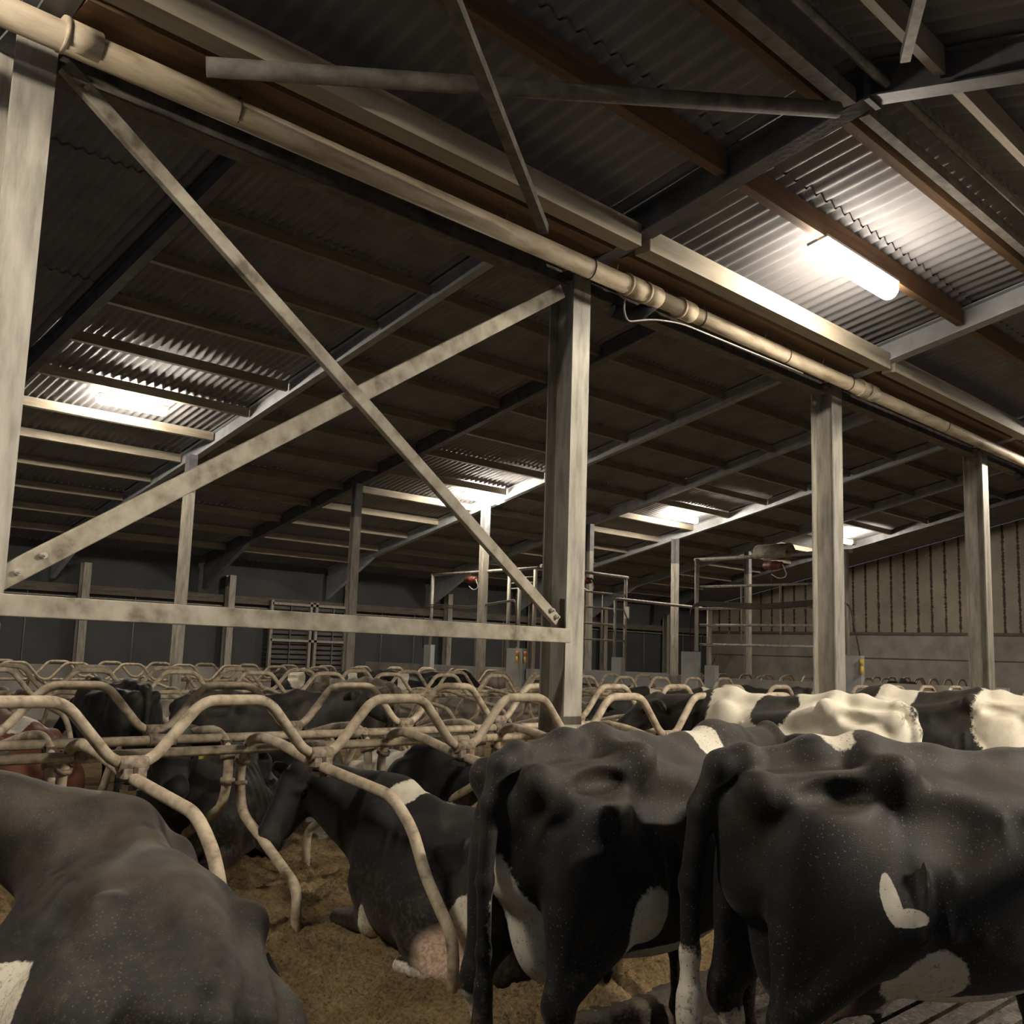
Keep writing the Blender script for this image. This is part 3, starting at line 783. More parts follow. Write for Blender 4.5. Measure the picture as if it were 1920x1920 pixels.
# ------------------------------------------------------------------ pipe with couplings and hangers
PYP, PZP, PR = 5.34, 4.975, .082
root = empty('drain_pipe'); tag(root, 'long dusty plastic pipe hung under the valley gutter', 'pipe')
m = MB(); m.tube([(-.5, PYP, PZP - .02), (7.05, PYP, PZP)], PR, 20); m.build('pipe_section', M['pipe'], root)
m = MB(); m.tube([(7.05, PYP, PZP), (16.9, PYP, PZP - .02), (22, PYP, PZP - .02)], PR * .94, 20); m.build('pipe_section', M['pipe'], root)
for x in (1.9, 6.72, 6.98, 7.5, 11.05, 11.25, 17.3, 17.5):
    m = MB(); m.tube([(x - .09, PYP, PZP), (x + .09, PYP, PZP)], PR * 1.16, 20); m.tube([(x - .11, PYP, PZP), (x - .085, PYP, PZP)], PR * 1.24, 20)
    m.build('coupling', M['pipe'], root)
for x in (2.85, 6.15, 7.75, 9.3, 10.7, 13.4):
    m = MB(); m.tube([(x + .02 * math.cos(t), PYP + (PR + .006) * math.cos(t * 1.0), PZP + (PR + .006) * math.sin(t)) for t in np.linspace(0, 2 * PI, 17)[:-1]], .006, 5, closed=True)
    m.build('wire_tie', M['clamp_dark'], root)
for x in (5.15, 6.5, 7.8, 8.9, 10.1, 11.25):
    m = MB(); m.tube([(x, PYP, PZP + PR), (x, PYP - .03, 5.16)], .004, 5)
    tag(m.build('hanger_rod', M['galv']), 'thin steel hanger rod holding up the pipe', 'rod', 'hanger rods along the pipe')
# elbow offtakes
for x in (7.02, 17.2):
    m = MB(); m.tube([(x + .05, PYP, PZP - .02), (x - .02, PYP + .22, PZP - .16), (x - .22, PYP + .3, PZP - .12)], PR * .8, 14, fillet=.12)
    m.build('elbow', M['black'], root)
m = MB(); m.tube([(6.72, 5.42, 4.93), (6.70, 5.42, 4.78), (6.78, 5.44, 4.70), (7.1, 5.40, 4.80), (7.5, 5.38, 4.86), (9.7, 5.36, 4.87)], .008, 6, fillet=.15)
tag(m.build('cable', M['wire_white']), 'thin white cable looping under the pipe beside the middle column', 'cable')

# ------------------------------------------------------------------ outer walls
m = MB(); m.box(2, 29.05, -.3, 43, 29.25, 1.12); struct('wall_left', m, M['concrete'])
o = bpy.data.objects['wall_left']
m = MB(); m.box(2, 29.12, 1.12, 43, 29.2, 4.7); struct('wall_left_upper', m, M['curtain'])
gt = 'posts along the left wall'
for i, x in enumerate(frange(6.33, 42.9, 4.57 / 1)):
    m = MB(); m.prism(ibeam(.25, .22, .014, .01), Matrix.Translation((x + .9, 28.85, -.12)), 4.1)
    tag(m.build('wall_post', M['galv']), 'grey steel post standing against the dark left wall', 'post', gt)
for a, b in zip(FX[1:9], FX[2:10]):
    m = MB(); m.box(a + 1.05, 28.93, 3.12, b + .75, 29.03, 3.36); tag(m.build('wall_rail', M['timber_dark']), 'brown timber rail across the top of the left wall curtain', 'rail', 'timber rails on the left wall')
    for t in (.35, .68):
        x = a + 4.57 * t + .9
        m = MB(); m.tube([(x, 29.02, 1.15), (x, 29.02, 3.15)], .012, 6)
        tag(m.build('curtain_wire', M['galv']), 'thin vertical wire in front of the dark curtain', 'wire', 'curtain wires on the left wall')
    m = MB(); m.box(a + 1.05, 29.0, 3.0, b + .75, 29.03, 3.03); tag(m.build('curtain_rod', M['galv']), 'thin pale rod along the top edge of the curtain', 'rod', 'curtain rods on the left wall')
# louvred door in the left wall
m = MB()
for x in (17.9, 19.4, 19.62, 21.05): m.box(x - .05, 28.80, .9, x + .05, 28.90, 3.3)
for z in (.95, 2.02, 3.2): m.box(17.9, 28.8, z - .04, 21.05, 28.88, z + .04)
dr = struct('door_1', m, M['galv'])
for x0, x1 in ((17.95, 19.35), (19.67, 21.0)):
    m = MB()
    for k in range(14): m.box(x0, 28.90, .95 + .16 * k, x1, 28.93, 1.06 + .16 * k)
    m.build('slat_panel', M['concrete_dark'], dr)
    m = MB(); m.box((x0 + x1) / 2 - .02, 28.84, .95, (x0 + x1) / 2 + .02, 28.88, 3.2); m.build('mullion', M['steel_dark'], dr)

# far gable wall
m = MB(); m.box(42.9, -1.6, -.3, 43.1, 29.1, 3.2)
struct('wall_far', m, M['concrete'])
m = MB(); m.box(42.86, 5.5, 2.14, 42.9, 29.0, 2.17); m.box(42.84, 5.5, 3.17, 42.9, 29.0, 3.28); m.box(42.84, 15.9, .5, 42.9, 16.02, 3.2)
struct('trim_1', m, M['timber_dark'])
def mat_boards():
    m, nt, b = new_mat('stained_gable_boards', .8)
    v = coords(nt)
    sep = nd(nt, 'ShaderNodeSeparateXYZ'); nt.links.new(v, sep.inputs[0])
    # dark ragged damp stains either side of every board joint, .57 m apart
    n1 = noise_n(nt, coords(nt, (1, .7, 3)), 4, 6, .75)
    a = nd(nt, 'ShaderNodeMath', operation='MULTIPLY'); nt.links.new(sep.outputs[1], a.inputs[0]); a.inputs[1].default_value = 1 / .585
    fr = nd(nt, 'ShaderNodeMath', operation='FRACT'); nt.links.new(a.outputs[0], fr.inputs[0])
    sb = nd(nt, 'ShaderNodeMath', operation='SUBTRACT'); nt.links.new(fr.outputs[0], sb.inputs[0]); sb.inputs[1].default_value = .5
    ab = nd(nt, 'ShaderNodeMath', operation='ABSOLUTE'); nt.links.new(sb.outputs[0], ab.inputs[0])
    ms = nd(nt, 'ShaderNodeMath', operation='MULTIPLY_ADD'); nt.links.new(n1, ms.inputs[0]); ms.inputs[1].default_value = -.38; nt.links.new(ab.outputs[0], ms.inputs[2])
    fac = ramp(nt, ms.outputs[0], [(.0, (.05, .035, .025)), (-.0 + .02, (.05, .035, .025))])
    mr = nd(nt, 'ShaderNodeMapRange'); nt.links.new(ms.outputs[0], mr.inputs[0]); mr.inputs[1].default_value = -.13; mr.inputs[2].default_value = -.09
    n2 = noise_n(nt, v, .6, 3)
    base = ramp(nt, n2, [(.3, (.26, .23, .18)), (.7, (.42, .38, .30))])
    nt.links.new(mix(nt, mr.outputs[0], (.06, .042, .03), base), b.inputs['Base Color'])
    return m
M['boards'] = mat_boards()
m = MB(); bm = m.bm
pr = [(5.9, 3.28), (29.0, 3.28), (29.0, zr_left(29.0) + .3), (5.9, zr_left(5.9) + .3)]
a = [bm.verts.new((42.95, y_, z_)) for y_, z_ in pr]; b = [bm.verts.new((43.05, y_, z_)) for y_, z_ in pr]
bm.faces.new(a); bm.faces.new(b[::-1])
for k in range(4): bm.faces.new((a[k], a[(k + 1) % 4], b[(k + 1) % 4], b[k]))
struct('wall_far_gable', m, M['boards'])
m = MB(); bm = m.bm
pr = [(0, 3.2), (5.9, 3.2), (5.9, 5.3), (2.95, 5.95), (0, 5.3)]
a = [bm.verts.new((42.95, y_, z_)) for y_, z_ in pr]; bm.faces.new(a); struct('wall_far_middle', m, M['boards'])
# cross bracing seen in the far corner
for p, q in (((40.2, 27.6, .6), (40.2, 26.0, 3.2)), ((40.2, 26.0, .6), (40.2, 27.6, 3.2))):
    m = MB(); m.tube([p, q], .03, 6); tag(m.build('cross_brace', M['steel_dark']), 'thin dark cross brace in the far left corner', 'brace', 'crossed braces in the far corner')

# tall posts of the second column row
lab = ['slender pale post rising behind the lower end of the rising brace', 'slender pale post behind the falling brace, left of the gates', 'pale post inside the left cow gate',
       'pale post just right of the middle column, behind the grid gate', 'pale post between the two cow gates', 'pale post inside the right cow gate']
for i, x in enumerate((10.75, 15.35, 19.9, 24.5, 29.1, 33.8)):
    root = empty('slender_post'); tag(root, lab[i], 'post')
    m = MB(); m.prism(ibeam(.20, .20, .012, .01), Matrix.Translation((x, 21.05, -.12)), 5.25); m.build('lower_post', M['galv'], root)
    m = MB(); m.prism(ibeam(.20, .20, .012, .01), Matrix.Translation((x, 21.05, 5.13)), zr_left(21.05) - 5.13 + .02); m.build('unlit_upper_post', M['steel_dark'], root)  # same post, darker steel paints its unlit top

# ------------------------------------------------------------------ dividing wall with gates at X = 20
m = MB(); m.box(20.0, 10.9, -.3, 20.2, 13.5, 1.40); m.box(20.0, 13.9, -.3, 20.2, 26.5, 1.42)
o = m.build('dividing_wall', M['dirtywall']); tag(o, 'low concrete dividing wall with brown splashed stains behind the second cubicle row', 'wall')
m = MB(); m.box(20.0, 8.75, -.3, 20.2, 9.7, 1.42); m.box(20.0, 3.3, -.3, 20.2, 8.75, 1.1)
m.box(19.93, 6.9, .95, 19.99, 9.75, 1.45)
o = m.build('dividing_wall', M['dirtywall']); tag(o, 'low concrete wall section left of the right hand column', 'wall')
m = MB(); m.box(19.86, 14.6, 1.12, 19.99, 17.6, 1.46); m.box(19.86, 17.9, 1.14, 19.99, 19.2, 1.42)
o = m.build('concrete_lintel', M['concrete_blue']); tag(o, 'pale smooth concrete upstand along the top of the dividing wall', 'kerb')
m = MB(); m.box(5, 16.0, -.3, 19.9, 16.12, .85)
o = m.build('barrier_wall', M['concrete']); tag(o, 'low grey concrete barrier behind the second cubicle row', 'wall')

def block(y0, y1, z0, z1, label, x0=19.84, x1=20.0):
    m = MB(); m.box(x0, y0, z0, x1, y1, z1); o = m.build('gate_pillar', M['concrete_blue']); tag(o, label, 'pillar')
block(13.72, 14.15, -.1, 1.98, 'blue grey concrete pillar at the left foot of the right cow gate')
block(13.22, 13.5, -.1, 1.68, 'short concrete pillar just inside the right cow gate')
block(9.72, 10.15, -.1, 1.98, 'blue grey concrete pillar at the right foot of the right cow gate, holding a yellow handle')
block(19.35, 19.95, .9, 1.96, 'blue grey concrete pillar behind the middle column with two orange handles')
block(15.95, 16.25, .9, 1.80, 'blue grey concrete pillar under the hanging white tag right of the middle column')
block(23.15, 23.45, .9, 2.0, 'grey concrete pillar at the left foot of the left cow gate')

def pipe_obj(parent, name, pts, r, mat=None, seg=8, fillet=.0):
    m = MB(); m.tube(pts, r, seg, fillet=fillet); return m.build(name, mat or M['galv'], parent)
g = empty('cow_gate'); tag(g, 'tall galvanised pipe gate with a hooded red motor on top, behind the third column', 'gate')
for y in (13.79, 10.05): pipe_obj(g, 'post', [(19.93, y, 1.99), (19.93, y, 4.15)], .05)
for y in (13.55,): pipe_obj(g, 'post', [(20.1, y, 1.43), (20.1, y, 3.0)], .06)
pipe_obj(g, 'top_bar', [(20, 13.9, 4.13), (20, 9.95, 4.15)], .045)
for z in (3.49, 2.98, 2.60, 2.15): pipe_obj(g, 'bar', [(20, 13.75, z), (20, 10.1, z)], .028)
for y in (12.63, 11.64): pipe_obj(g, 'upright', [(20, y, 2.15), (20, y, 3.5)], .022)
for k in range(4): pipe_obj(g, 'cable', [(19.9, 13.95, 1.6), (19.88, 13.93, 3.0), (19.9, 13.7, 3.14 - k * .03), (19.92, 12.0, 3.06 - k * .035), (19.9, 10.2, 3.16 - k * .03), (19.9, 9.95, 3.0), (19.9, 9.75, 1.9)], .016, M['cable'], 6, fillet=.15)
def motor(y, z, hood, label, x=20.0):
    r = empty('gate_motor'); tag(r, label, 'motor')
    m = MB(); m.tube([(x - .02, y + .22, z - .2), (x - .02, y - .22, z - .2)], .08, 14); m.tube([(x - .02, y + .1, z - .2), (x - .02, y - .1, z - .2)], .10, 14); m.build('housing', M['red'], r)
    m = MB(); m.tube([(x - .1, y - .28, z - .2), (x - .1, y - .4, z - .45), (x - .1, y - .2, z - .52), (x - .1, y, z - .4)], .012, 6, fillet=.1); m.build('cable', M['wire_white'], r)
    m = MB(); m.tube([(x, y + .05, z - .3), (x, y + .05, z - .75)], .008, 5); m.build('chain', M['clamp_dark'], r)
    if hood:
        m = MB(); bm = m.bm; A = []; B = []
        for t in np.linspace(-.1, 1.1, 9) * PI:
            A.append(bm.verts.new((x + .24 * math.cos(t), y + .40, z + .02 + .26 * math.sin(t)))); B.append(bm.verts.new((x + .24 * math.cos(t), y - .42, z + .02 + .26 * math.sin(t))))
        for i in range(8): f = bm.faces.new((A[i], A[i + 1], B[i + 1], B[i])); f.smooth = True
        o = m.build('hood', M['galv_dirty'], r); s = o.modifiers.new('s', 'SOLIDIFY'); s.thickness = .01
motor(11.8, 4.12, True, 'red gate motor under a curved rusty hood on the right cow gate')
g = empty('cow_gate'); tag(g, 'tall galvanised pipe gate left of the middle column, with a sagging cable bundle', 'gate')
for y in (23.37, 22.0 - 1.9, 19.69, 19.1): pipe_obj(g, 'post', [(20, y, 1.43 if y not in (23.37,) else 2.0), (20, y, 4.1)], .05)
pipe_obj(g, 'top_bar', [(20, 23.45, 4.09), (20, 19.0, 4.14)], .045)
for z in (3.9, 3.75, 3.6): pipe_obj(g, 'bar', [(20, 20.0, z), (20, 19.1, z)], .02)
for k in range(3): pipe_obj(g, 'cable', [(19.92, 23.6, 1.9), (19.9, 23.62, 3.18), (19.92, 23.3, 3.2 - k * .05), (19.92, 21.5, 3.12 - k * .03), (19.92, 19.75, 3.30 - k * .02), (19.92, 19.65, 2.0)], .016, M['cable'], 6, fillet=.15)
motor(21.64, 4.1, False, 'red gate motor hanging under the left cow gate')
g = empty('cow_gate'); tag(g, 'galvanised grid gate seen just right of the middle column', 'gate')
for x in (20.9, 23.8): pipe_obj(g, 'post', [(x, 19, 1.0), (x, 19, 4.18)], .05)
pipe_obj(g, 'top_bar', [(20.1, 19, 4.2), (23.9, 19, 4.17)], .05)
for z in (3.64, 3.2, 2.74, 2.29): pipe_obj(g, 'bar', [(20.9, 19, z), (23.8, 19, z)], .028)
for x in (21.8, 22.75): pipe_obj(g, 'upright', [(x, 19, 2.29), (x, 19, 3.64)], .022)
motor(19.0, 4.14, False, 'red gate motor beside the grid gate right of the middle column', 22.0)
g = empty('handrail'); tag(g, 'galvanised handrail running from a capped post to the right cow gate', 'rail')
pipe_obj(g, 'bar', [(23.2, 18.9, 1.4), (23.2, 18.9, 3.50), (27.6, 18.9, 3.47)], .045, fillet=.1)
m = MB(); m.box(23.72, 18.8, 2.95, 23.76, 18.98, 3.3); tag(m.build('paper_tag', M['wire_white']), 'small white tag hanging on the handrail post', 'tag')
for y, z, mt, l in ((19.5, 1.72, 'orange', 'left of two orange pull handles hung behind the middle column'), (19.2, 1.72, 'orange', 'right of two orange pull handles hung behind the middle column'), (9.68, 1.75, 'yellow', 'yellow pull handle hung on the right gate pillar')):
    r = empty('pull_handle'); tag(r, l, 'handle')
    m = MB(); m.tube([(19.8, y, z + .16), (19.8, y, z + .03)], [.045, .03], 10); m.build('grip', M[mt], r)
    m = MB(); m.tube([(19.8, y, z + .02), (19.8, y, z - .14)], [.03, .042], 10); m.build('lower_grip', M['yellow'], r)

# ------------------------------------------------------------------ cubicle dividers, rails and wave rails
S1 = 1.1425
PROF = [(.80, -.25), (.80, .36), (.43, .555), (.12, .71), (.065, .95), (.13, 1.14), (.27, 1.195), (.52, 1.17), (.89, 1.085), (1.64, .985), (1.82, .84), (1.94, .62), (2.17, .36), (2.19, -.05)]
def divider(seg=12):
    root = empty('cubicle_divider')
    m = MB(); m.tube([(0, -o_, z) for o_, z in PROF], .0315, seg, fillet=.09, fn=4); m.build('bent_tube', M['tube'], root)
    m = MB(); m.box(-.03, -.17, 1.085, .03, -.10, 1.14); m.build('rail_clamp', M['clamp_dark'], root)
    m = MB(); m.tube([(0, -.075, .87), (0, -.07, .895)], .05, 12); m.build('collar', M['clamp'], root)
    m = MB(); m.tube([(0, -.09, 1.02), (0, -.10, 1.045)], .05, 12); m.build('collar', M['clamp'], root)
    m = MB(); m.box(-.045, -1.02, 1.02, .045, -.88, 1.045); m.box(-.012, -1.0, 1.03, .012, -.90, 1.13); m.build('bracket', M['clamp_dark'], root)
    return root
def divider_far():
    root = empty('cubicle_divider')
    m = MB(); m.tube([(0, -o_, z) for o_, z in PROF], .0315, 8, fillet=.09, fn=2); m.build('bent_tube', M['tube'], root)
    return root
def wave_rail(x0, n, y, dz, label, seg=12, clamps=True):
    pts = []
    zt, zc = 1.145 + dz, 1.46 + dz
    for i in range(n):
        x = x0 + i * S1
        pts += [(x + .09, y, zt), (x + .37, y, zc), (x + .77, y, zc), (x + 1.05, y, zt)]
    root = empty('neck_rail'); tag(root, label, 'rail')
    m = MB(); m.tube(pts, .030, seg, fillet=.085, fn=4); m.build('wave_tube', M['tube'], root)
    if clamps:
        for i in range(n):
            x = x0 + i * S1
            m = MB(); m.tube([(x - .075, y, zt), (x + .075, y, zt)], .041, 12); m.box(x - .06, y - .045, zt - .07, x + .06, y + .045, zt - .02); m.build('sleeve', M['clamp'], root)
    return root
X0 = 2.41 - S1
proto = divider(); proto_f = divider_far()
used = {}
def place_div(x, y, dz, side, label, group=None, near=True):
    p = proto if near else proto_f
    if p in used: o = copy_tree(p)
    else: o = p; used[p] = 1
    o.location = (x, y, dz); o.rotation_euler = (0, 0, 0 if side > 0 else PI)
    tag(o, label, 'divider', group)
ln = ['dusty bent tube divider at the far left in front of the big lying cow', 'dusty bent tube divider right of the big lying cow at lower left', 'dusty bent tube divider between the empty bed and the cow turning her head',
      'dusty bent tube divider behind the left standing cow']
gn = 'cubicle dividers of the near row, facing the passage'
nn = 16
for i in range(nn):
    x = X0 + S1 * i
    place_div(x, 6.05, 0, 1, ln[i] if i < 4 else 'dusty bent tube divider in the near row behind the standing cows', None if i < 4 else gn)
    place_div(x, 6.05, 0, -1, 'dusty bent tube divider on the far side of the near double row', 'dividers on the far side of the near double row')
wave_rail(X0, nn, 5.10, 0, 'thick dusty wave shaped neck rail nearest the camera')
wave_rail(X0 - .1, nn, 7.00, 0, 'wave shaped neck rail of the opposite cubicles, just behind the nearest one')
for y, z, l in ((5.90, 1.105, 'lower straight dusty rail through the middle of the near double row'), (6.22, 1.15, 'upper straight dusty rail through the middle of the near double row')):
    root = empty('stall_rail'); tag(root, l, 'rail')
    m = MB(); m.tube([(-.5, y, z), (19.6, y, z)], .030, 12); m.build('tube', M['tube'], root)
    for i in range(12):
        x = 1.0 + i * 1.52 + (y > 6) * .6
        m = MB(); m.tube([(x - .09, y, z), (x + .09, y, z)], .038, 12); m.build('joint_sleeve', M['clamp'], root)
for i in range(14):
    x = 4.0 + S1 * i - .45
    place_div(x, 13.35, -.05, 1, 'bent tube divider in the near half of the second double row', 'dividers in the near half of the second double row', False)
    place_div(x, 13.35, -.05, -1, 'bent tube divider in the far half of the second double row', 'dividers in the far half of the second double row', False)
wave_rail(4.0 - .45, 14, 12.40, -.05, 'wave shaped neck rail of the second double row, front one', 8, False)
wave_rail(4.0 - .8, 14, 14.30, -.05, 'wave shaped neck rail of the second double row, rear one', 8, False)
for y, z, l in ((13.2, 1.05, 'straight rail low through the second double row'), (13.5, 1.10, 'straight rail high through the second double row')):
    m = MB(); m.tube([(2.5, y, z), (19.6, y, z)], .03, 8); tag(m.build('stall_rail', M['tube']), l, 'rail')
for i in range(12):
    x = 6.6 + S1 * i
    place_div(x, 21.35, -.13, 1, 'bent tube divider in the far double row by the left wall', 'dividers in the far double row', False)
wave_rail(6.6, 12, 20.40, -.13, 'distant wave shaped neck rail in front of the left wall', 8, False)
wave_rail(7.0, 12, 22.30, -.13, 'most distant wave shaped neck rail in front of the left wall', 8, False)
m = MB(); m.tube([(6, 21.35, .98), (19.6, 21.35, .98)], .03, 8); tag(m.build('stall_rail', M['tube']), 'straight rail through the far double row', 'rail')
for i in range(13):
    place_div(22.0 + S1 * i, 14.6, -.03, 1, 'small distant bent divider beyond the dividing wall', 'dividers beyond the dividing wall', False)
    place_div(22.0 + S1 * i, 14.6, -.03, -1, 'small distant bent divider beyond the dividing wall, rear half', 'rear dividers beyond the dividing wall', False)
wave_rail(22, 13, 13.65, -.03, 'small distant wave rail seen over the dividing wall, front one', 8, False)
wave_rail(22, 13, 15.55, -.03, 'small distant wave rail seen over the dividing wall, rear one', 8, False)
# ------------------------------------------------------------------ the herd
R_ = math.radians
c = make_cow(lying, 'large black cow lying at lower left, seen from behind, white mark on her flank', 'cow', (1.99, 4.22, .0), R_(80), 1.0, M['coat_lying'], h=.015, roll=R_(9), wid=1.16,
             poll=(.98, .55, 1.02), muz=(1.12, .98, .92), side=1, tags=(-1,), white=[((-.38, .50, .40), (.17, .16, .16), 1)])
c = make_cow(standing, 'black cow standing in the middle with her rear to the left and white belly patch', 'cow', (3.94, 2.98, -.12), R_(3), 1.06, M['coat_dusty'], h=.014,
             poll=(1.35, .15, 1.36), muz=(1.75, .25, 1.05), tail='down', fat=1.0, udder=1.15,
             white=[((.05, -.25, .57), (.55, .30, .085), 1), ((-.50, -.31, .74), (.13, .17, .19), 1), ((-.75, 0, .33), (.28, .5, .28), 1), ((-.82, 0, .82), (.22, .105, .34), 1), ((.35, -.1, 1.42), (.10, .3, .10), 1), ((-.86, .2, .60), (.14, .14, .11), -1), ((-.86, -.2, .58), (.14, .14, .11), -1)])
hooves(c, STAND_HOOVES)
c = make_cow(standing, 'black cow standing at lower right, closest to the camera, with a long dirty tail', 'cow', (4.38, 1.76, -.12), R_(-28), 1.075, M['coat_dusty'], h=.014,
             poll=(1.35, -.05, 1.30), muz=(1.75, -.1, 1.0), tail='side', fat=1.08, udder=1.2,
             white=[((-.52, .06, 1.45), (.15, .13, .07), 1), ((-.54, -.33, .97), (.032, .14, .085), 1), ((-.49, -.33, .915), (.07, .14, .032), 1), ((-.36, -.28, .66), (.15, .16, .17), 1), ((.15, -.1, .55), (.6, .35, .09), 1), ((-.8, 0, .25), (.25, .5, .25), 1), ((-1.05, .12, .3), (.1, .1, .46), 1)],
             skin=[((-.66, .0, .66), (.16, .24, .24), 1)])
hooves(c, STAND_HOOVES)
c = make_cow(lying, 'black cow lying in the middle cubicle, head turned left, pale pink udder', 'cow', (4.14, 4.55, .02), R_(93), .93, M['coat'], h=.013,
             poll=(1.28, .20, 1.03), muz=(1.24, .56, .60), side=1, hs=1.2,
             white=[((.42, -.03, .93), (.17, .2, .10), 1), ((.38, .55, .12), (.10, .3, .22), 1), ((-.1, .62, .06), (.42, .3, .10), 1), ((-.55, .55, .36), (.12, .2, .22), 1), ((.88, .2, .04), (.12, .14, .10), 1)],
             skin=[((-.50, .50, .20), (.27, .20, .18), 1)])
c = make_cow(lying, 'black cow lying in the opposite cubicle facing the camera, yellow ear tags', 'cow', (4.1, 7.3, .08), R_(222), 1.05, M['coat'],
             poll=(1.15, .12, .98), muz=(1.52, .30, .78), side=-1, tags=(1, -1))
c = make_cow(standing, 'black cow standing in the second passage with one yellow ear tag', 'cow', (5.75, 9.42, -.12), R_(8), .97, M['coat'], h=.02,
             poll=(1.14, -.36, 1.46), muz=(1.36, -.74, 1.20), tags=(1,))
hooves(c, STAND_HOOVES)
c = make_cow(lying, 'black and white spotted cow lying opposite, half hidden by the left standing cow', 'cow', (6.0, 7.4, -.03), R_(258), .97, M['coat'], h=.018,
             poll=(1.15, .25, .86), muz=(1.40, .5, .62), side=-1, tags=(1,),
             white=[((-.45, 0, .5), (.92, .9, .8), 1), ((.12, -.42, .42), (.15, .25, .27), -1), ((.95, .1, .3), (.15, .4, .3), 1)])
c = make_cow(standing, 'mostly white cow with a black head standing in a cubicle right of the middle column', 'cow', (7.62, 4.35, .06), R_(92), 1.0, M['coat'], h=.018,
             poll=(1.22, .12, 1.32), muz=(1.5, .38, 1.08),
             white=[((-.1, 0, 1.0), (1.02, .8, .9), 1), ((.05, .1, 1.32), (.20, .35, .18), -1), ((.9, 0, 1.2), (.25, .5, .5), -1)])
hooves(c, STAND_HOOVES)
c = make_cow(standing, 'black cow with a broad white band in the far passage right of the column', 'cow', (12.6, 9.05, -.12), R_(150), 1.0, M['coat'], h=.02,
             poll=(1.22, 0, 1.2), muz=(1.5, .1, .9), white=[((.38, 0, 1.2), (.12, .5, .45), 1), ((-.48, 0, 1.2), (.13, .5, .5), 1)])
hooves(c, STAND_HOOVES)
c = make_cow(standing, 'black cow with white shoulder and white rump standing at the right edge', 'cow', (10.45, 4.3, .06), R_(86), 1.02, M['coat'], h=.02,
             poll=(1.22, .1, 1.22), muz=(1.5, .3, .95), white=[((.38, 0, 1.2), (.22, .5, .6), 1), ((-.75, 0, 1.2), (.36, .5, .5), 1)])
hooves(c, STAND_HOOVES)
c = make_cow(standing, 'small black and white cow in the far passage just left of the third column', 'cow', (16.3, 9.6, -.12), R_(100), 1.0, M['coat'], h=.026,
             poll=(1.22, 0, 1.2), muz=(1.5, .1, .9), white=[((-.85, -.1, 1.1), (.16, .4, .3), 1)])
c = make_cow(standing, 'black cow with her rear to the camera in the second double row at left', 'cow', (5.26, 11.75, -.02), R_(88), .92, M['coat'], h=.024, poll=(1.22, 0, 1.1), muz=(1.5, .1, .8))
c = make_cow(lying, 'red brown cow with a white face mark lying at the far left edge', 'cow', (4.1, 11.6, .0), R_(95), 1.05, M['coat_red'], h=.024, poll=(1.2, .2, 1.05), muz=(1.5, .3, .8), white=[((-.35, .1, .8), (.16, .3, .2), 1)])
c = make_cow(lying, 'white cow lying low behind the straight rails at left', 'cow', (6.41, 11.9, .0), R_(95), .8, M['coat'], h=.024, poll=(1.2, .2, .9), muz=(1.5, .3, .7), white=[((0, 0, .5), (1.6, 1, 1), 1)])
c = make_cow(standing, 'black cow with a white blaze behind the head of the tagged cow', 'cow', (12.2, 17.5, -.12), R_(-35), 1.0, M['coat'], h=.028, poll=(1.22, 0, 1.2), muz=(1.55, .0, .95), white=[((-.55, 0, 1.3), (.2, .5, .3), 1), ((.55, 0, 1.1), (.12, .5, .5), 1)])
c = make_cow(standing, 'black cow with a raised head in the third passage, left of the left gate', 'cow', (14.3, 17.4, -.12), R_(-40), 1.0, M['coat'], h=.028, poll=(1.22, 0, 1.45), muz=(1.55, .0, 1.2), white=[((-.1, 0, 1.2), (.14, .5, .4), 1)])
c = make_cow(standing, 'dusty brown cow standing in the second double row behind the wave rails', 'cow', (8.69, 11.9, -.02), R_(95), .95, M['coat_mud'], h=.026, poll=(1.22, .1, 1.1), muz=(1.5, .2, .8))
c = make_cow(lying, 'dusty grey cow lying in the second double row beside the brown one', 'cow', (7.55, 11.8, -.02), R_(90), 1.05, M['coat_mud'], h=.026, poll=(1.2, .1, 1.0), muz=(1.5, .3, .8))
c = make_cow(lying, 'black cow whose ears just show over the wall before the right column', 'cow', (23.2, 10.4, .1), R_(200), 1.1, M['coat'], h=.028, poll=(1.15, .1, 1.22), muz=(1.5, .2, 1.0))
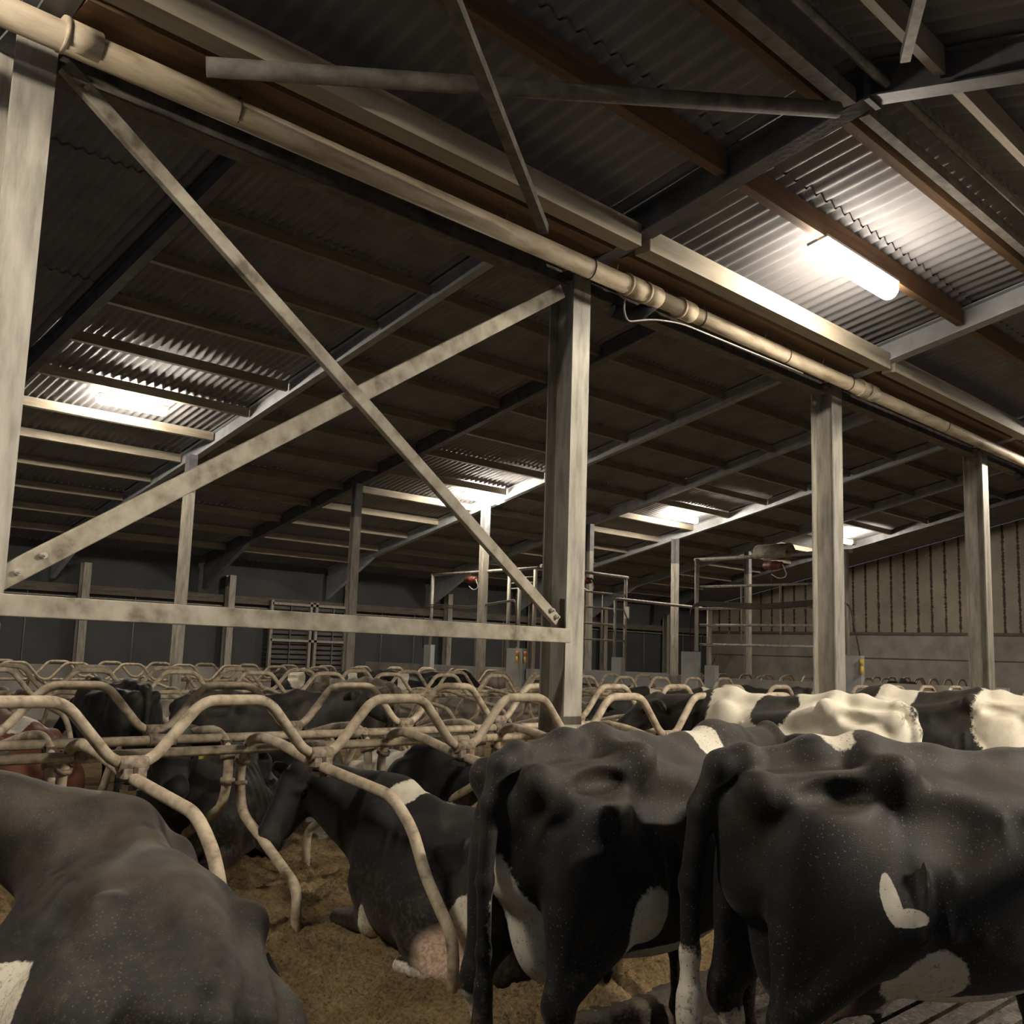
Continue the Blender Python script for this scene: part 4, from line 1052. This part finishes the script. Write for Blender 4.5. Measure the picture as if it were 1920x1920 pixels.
for px, l in (((24.6, 6.5), 'white backed cow lying beyond the right column, left one'), ((25.2, 5.2), 'white backed cow lying beyond the right column, right one')):
    c = make_cow(lying, l, 'cow', (px[0], px[1], .3), R_(170), 1.05, M['coat'], h=.03, poll=(1.2, .1, 1.0), muz=(1.5, .3, .8), white=[((0, 0, .5), (1.0, 1, 1), 1)])
# ------------------------------------------------------------------ lamps
WARM = (1.0, .86, .66)
LAMPM = {p: emit_mat('lit_diffuser', (1.0, .89, .75), p) for p in (46, 130, 125, 170, 560)}
def lamp(x, y, z, label, power, slope=-.225, visible=True, L=1.42):
    root = empty('batten_lamp', (x, y, z)); root.rotation_euler = (math.atan(slope), 0, 0)
    tag(root, label, 'lamp')
    m = MB(); m.box(-L / 2, -.10, .055, L / 2, .10, .085); m.build('base_tray', M['wire_white'], root)
    m = MB(); m.tube([(-L / 2, 0, .0), (-L / 2 + .05, 0, -.0), (L / 2 - .05, 0, 0), (L / 2, 0, 0)], [.055, .098, .098, .055], 14); m.build('diffuser', LAMPM[power], root)
    return root
lamp(8.50, 4.14, 5.36, 'bright batten lamp on the middle roof at upper right', 46)
lamp(8.50, 19.25, 6.42, 'bright batten lamp under the left roof at the far left', 130)
lamp(19.3, 20.6, 6.11, 'batten lamp under the left roof, left of the middle column', 130)
lamp(27.3, 19.4, 6.39, 'batten lamp under the left roof, right of the middle column', 130)
lamp(36.6, 18.6, 6.57, 'distant batten lamp behind the third column', 130)
lamp(17.64, 4.14, 5.36, 'batten lamp further along the middle roof, out of view', 170)
lamp(-.64, 4.14, 5.36, 'batten lamp of the middle roof behind the left column, out of view', 125)
lamp(7.6, -3.2, 5.18, 'batten lamp over the next passage behind the camera', 560, .225)
m = MB(); m.box(-2, -1.34, 3.40, 9, -1.26, 3.50)  # unseen beam, added to throw shade across the nearest standing cow
tag(m.build('shadow_beam', M['galv_dirty']), 'unseen horizontal steel beam added behind the camera to cast a shadow band', 'beam')

w = bpy.data.worlds.new('night'); SC.world = w; w.use_nodes = True
bg = w.node_tree.nodes['Background']; bg.inputs[0].default_value = (.55, .62, .75, 1); bg.inputs[1].default_value = .05
SC.view_settings.view_transform = 'Standard'; SC.view_settings.look = 'None'; SC.view_settings.gamma = 1; SC.view_settings.use_curve_mapping = False
SC.view_settings.exposure = 0.85
SC.cycles.max_bounces = 6
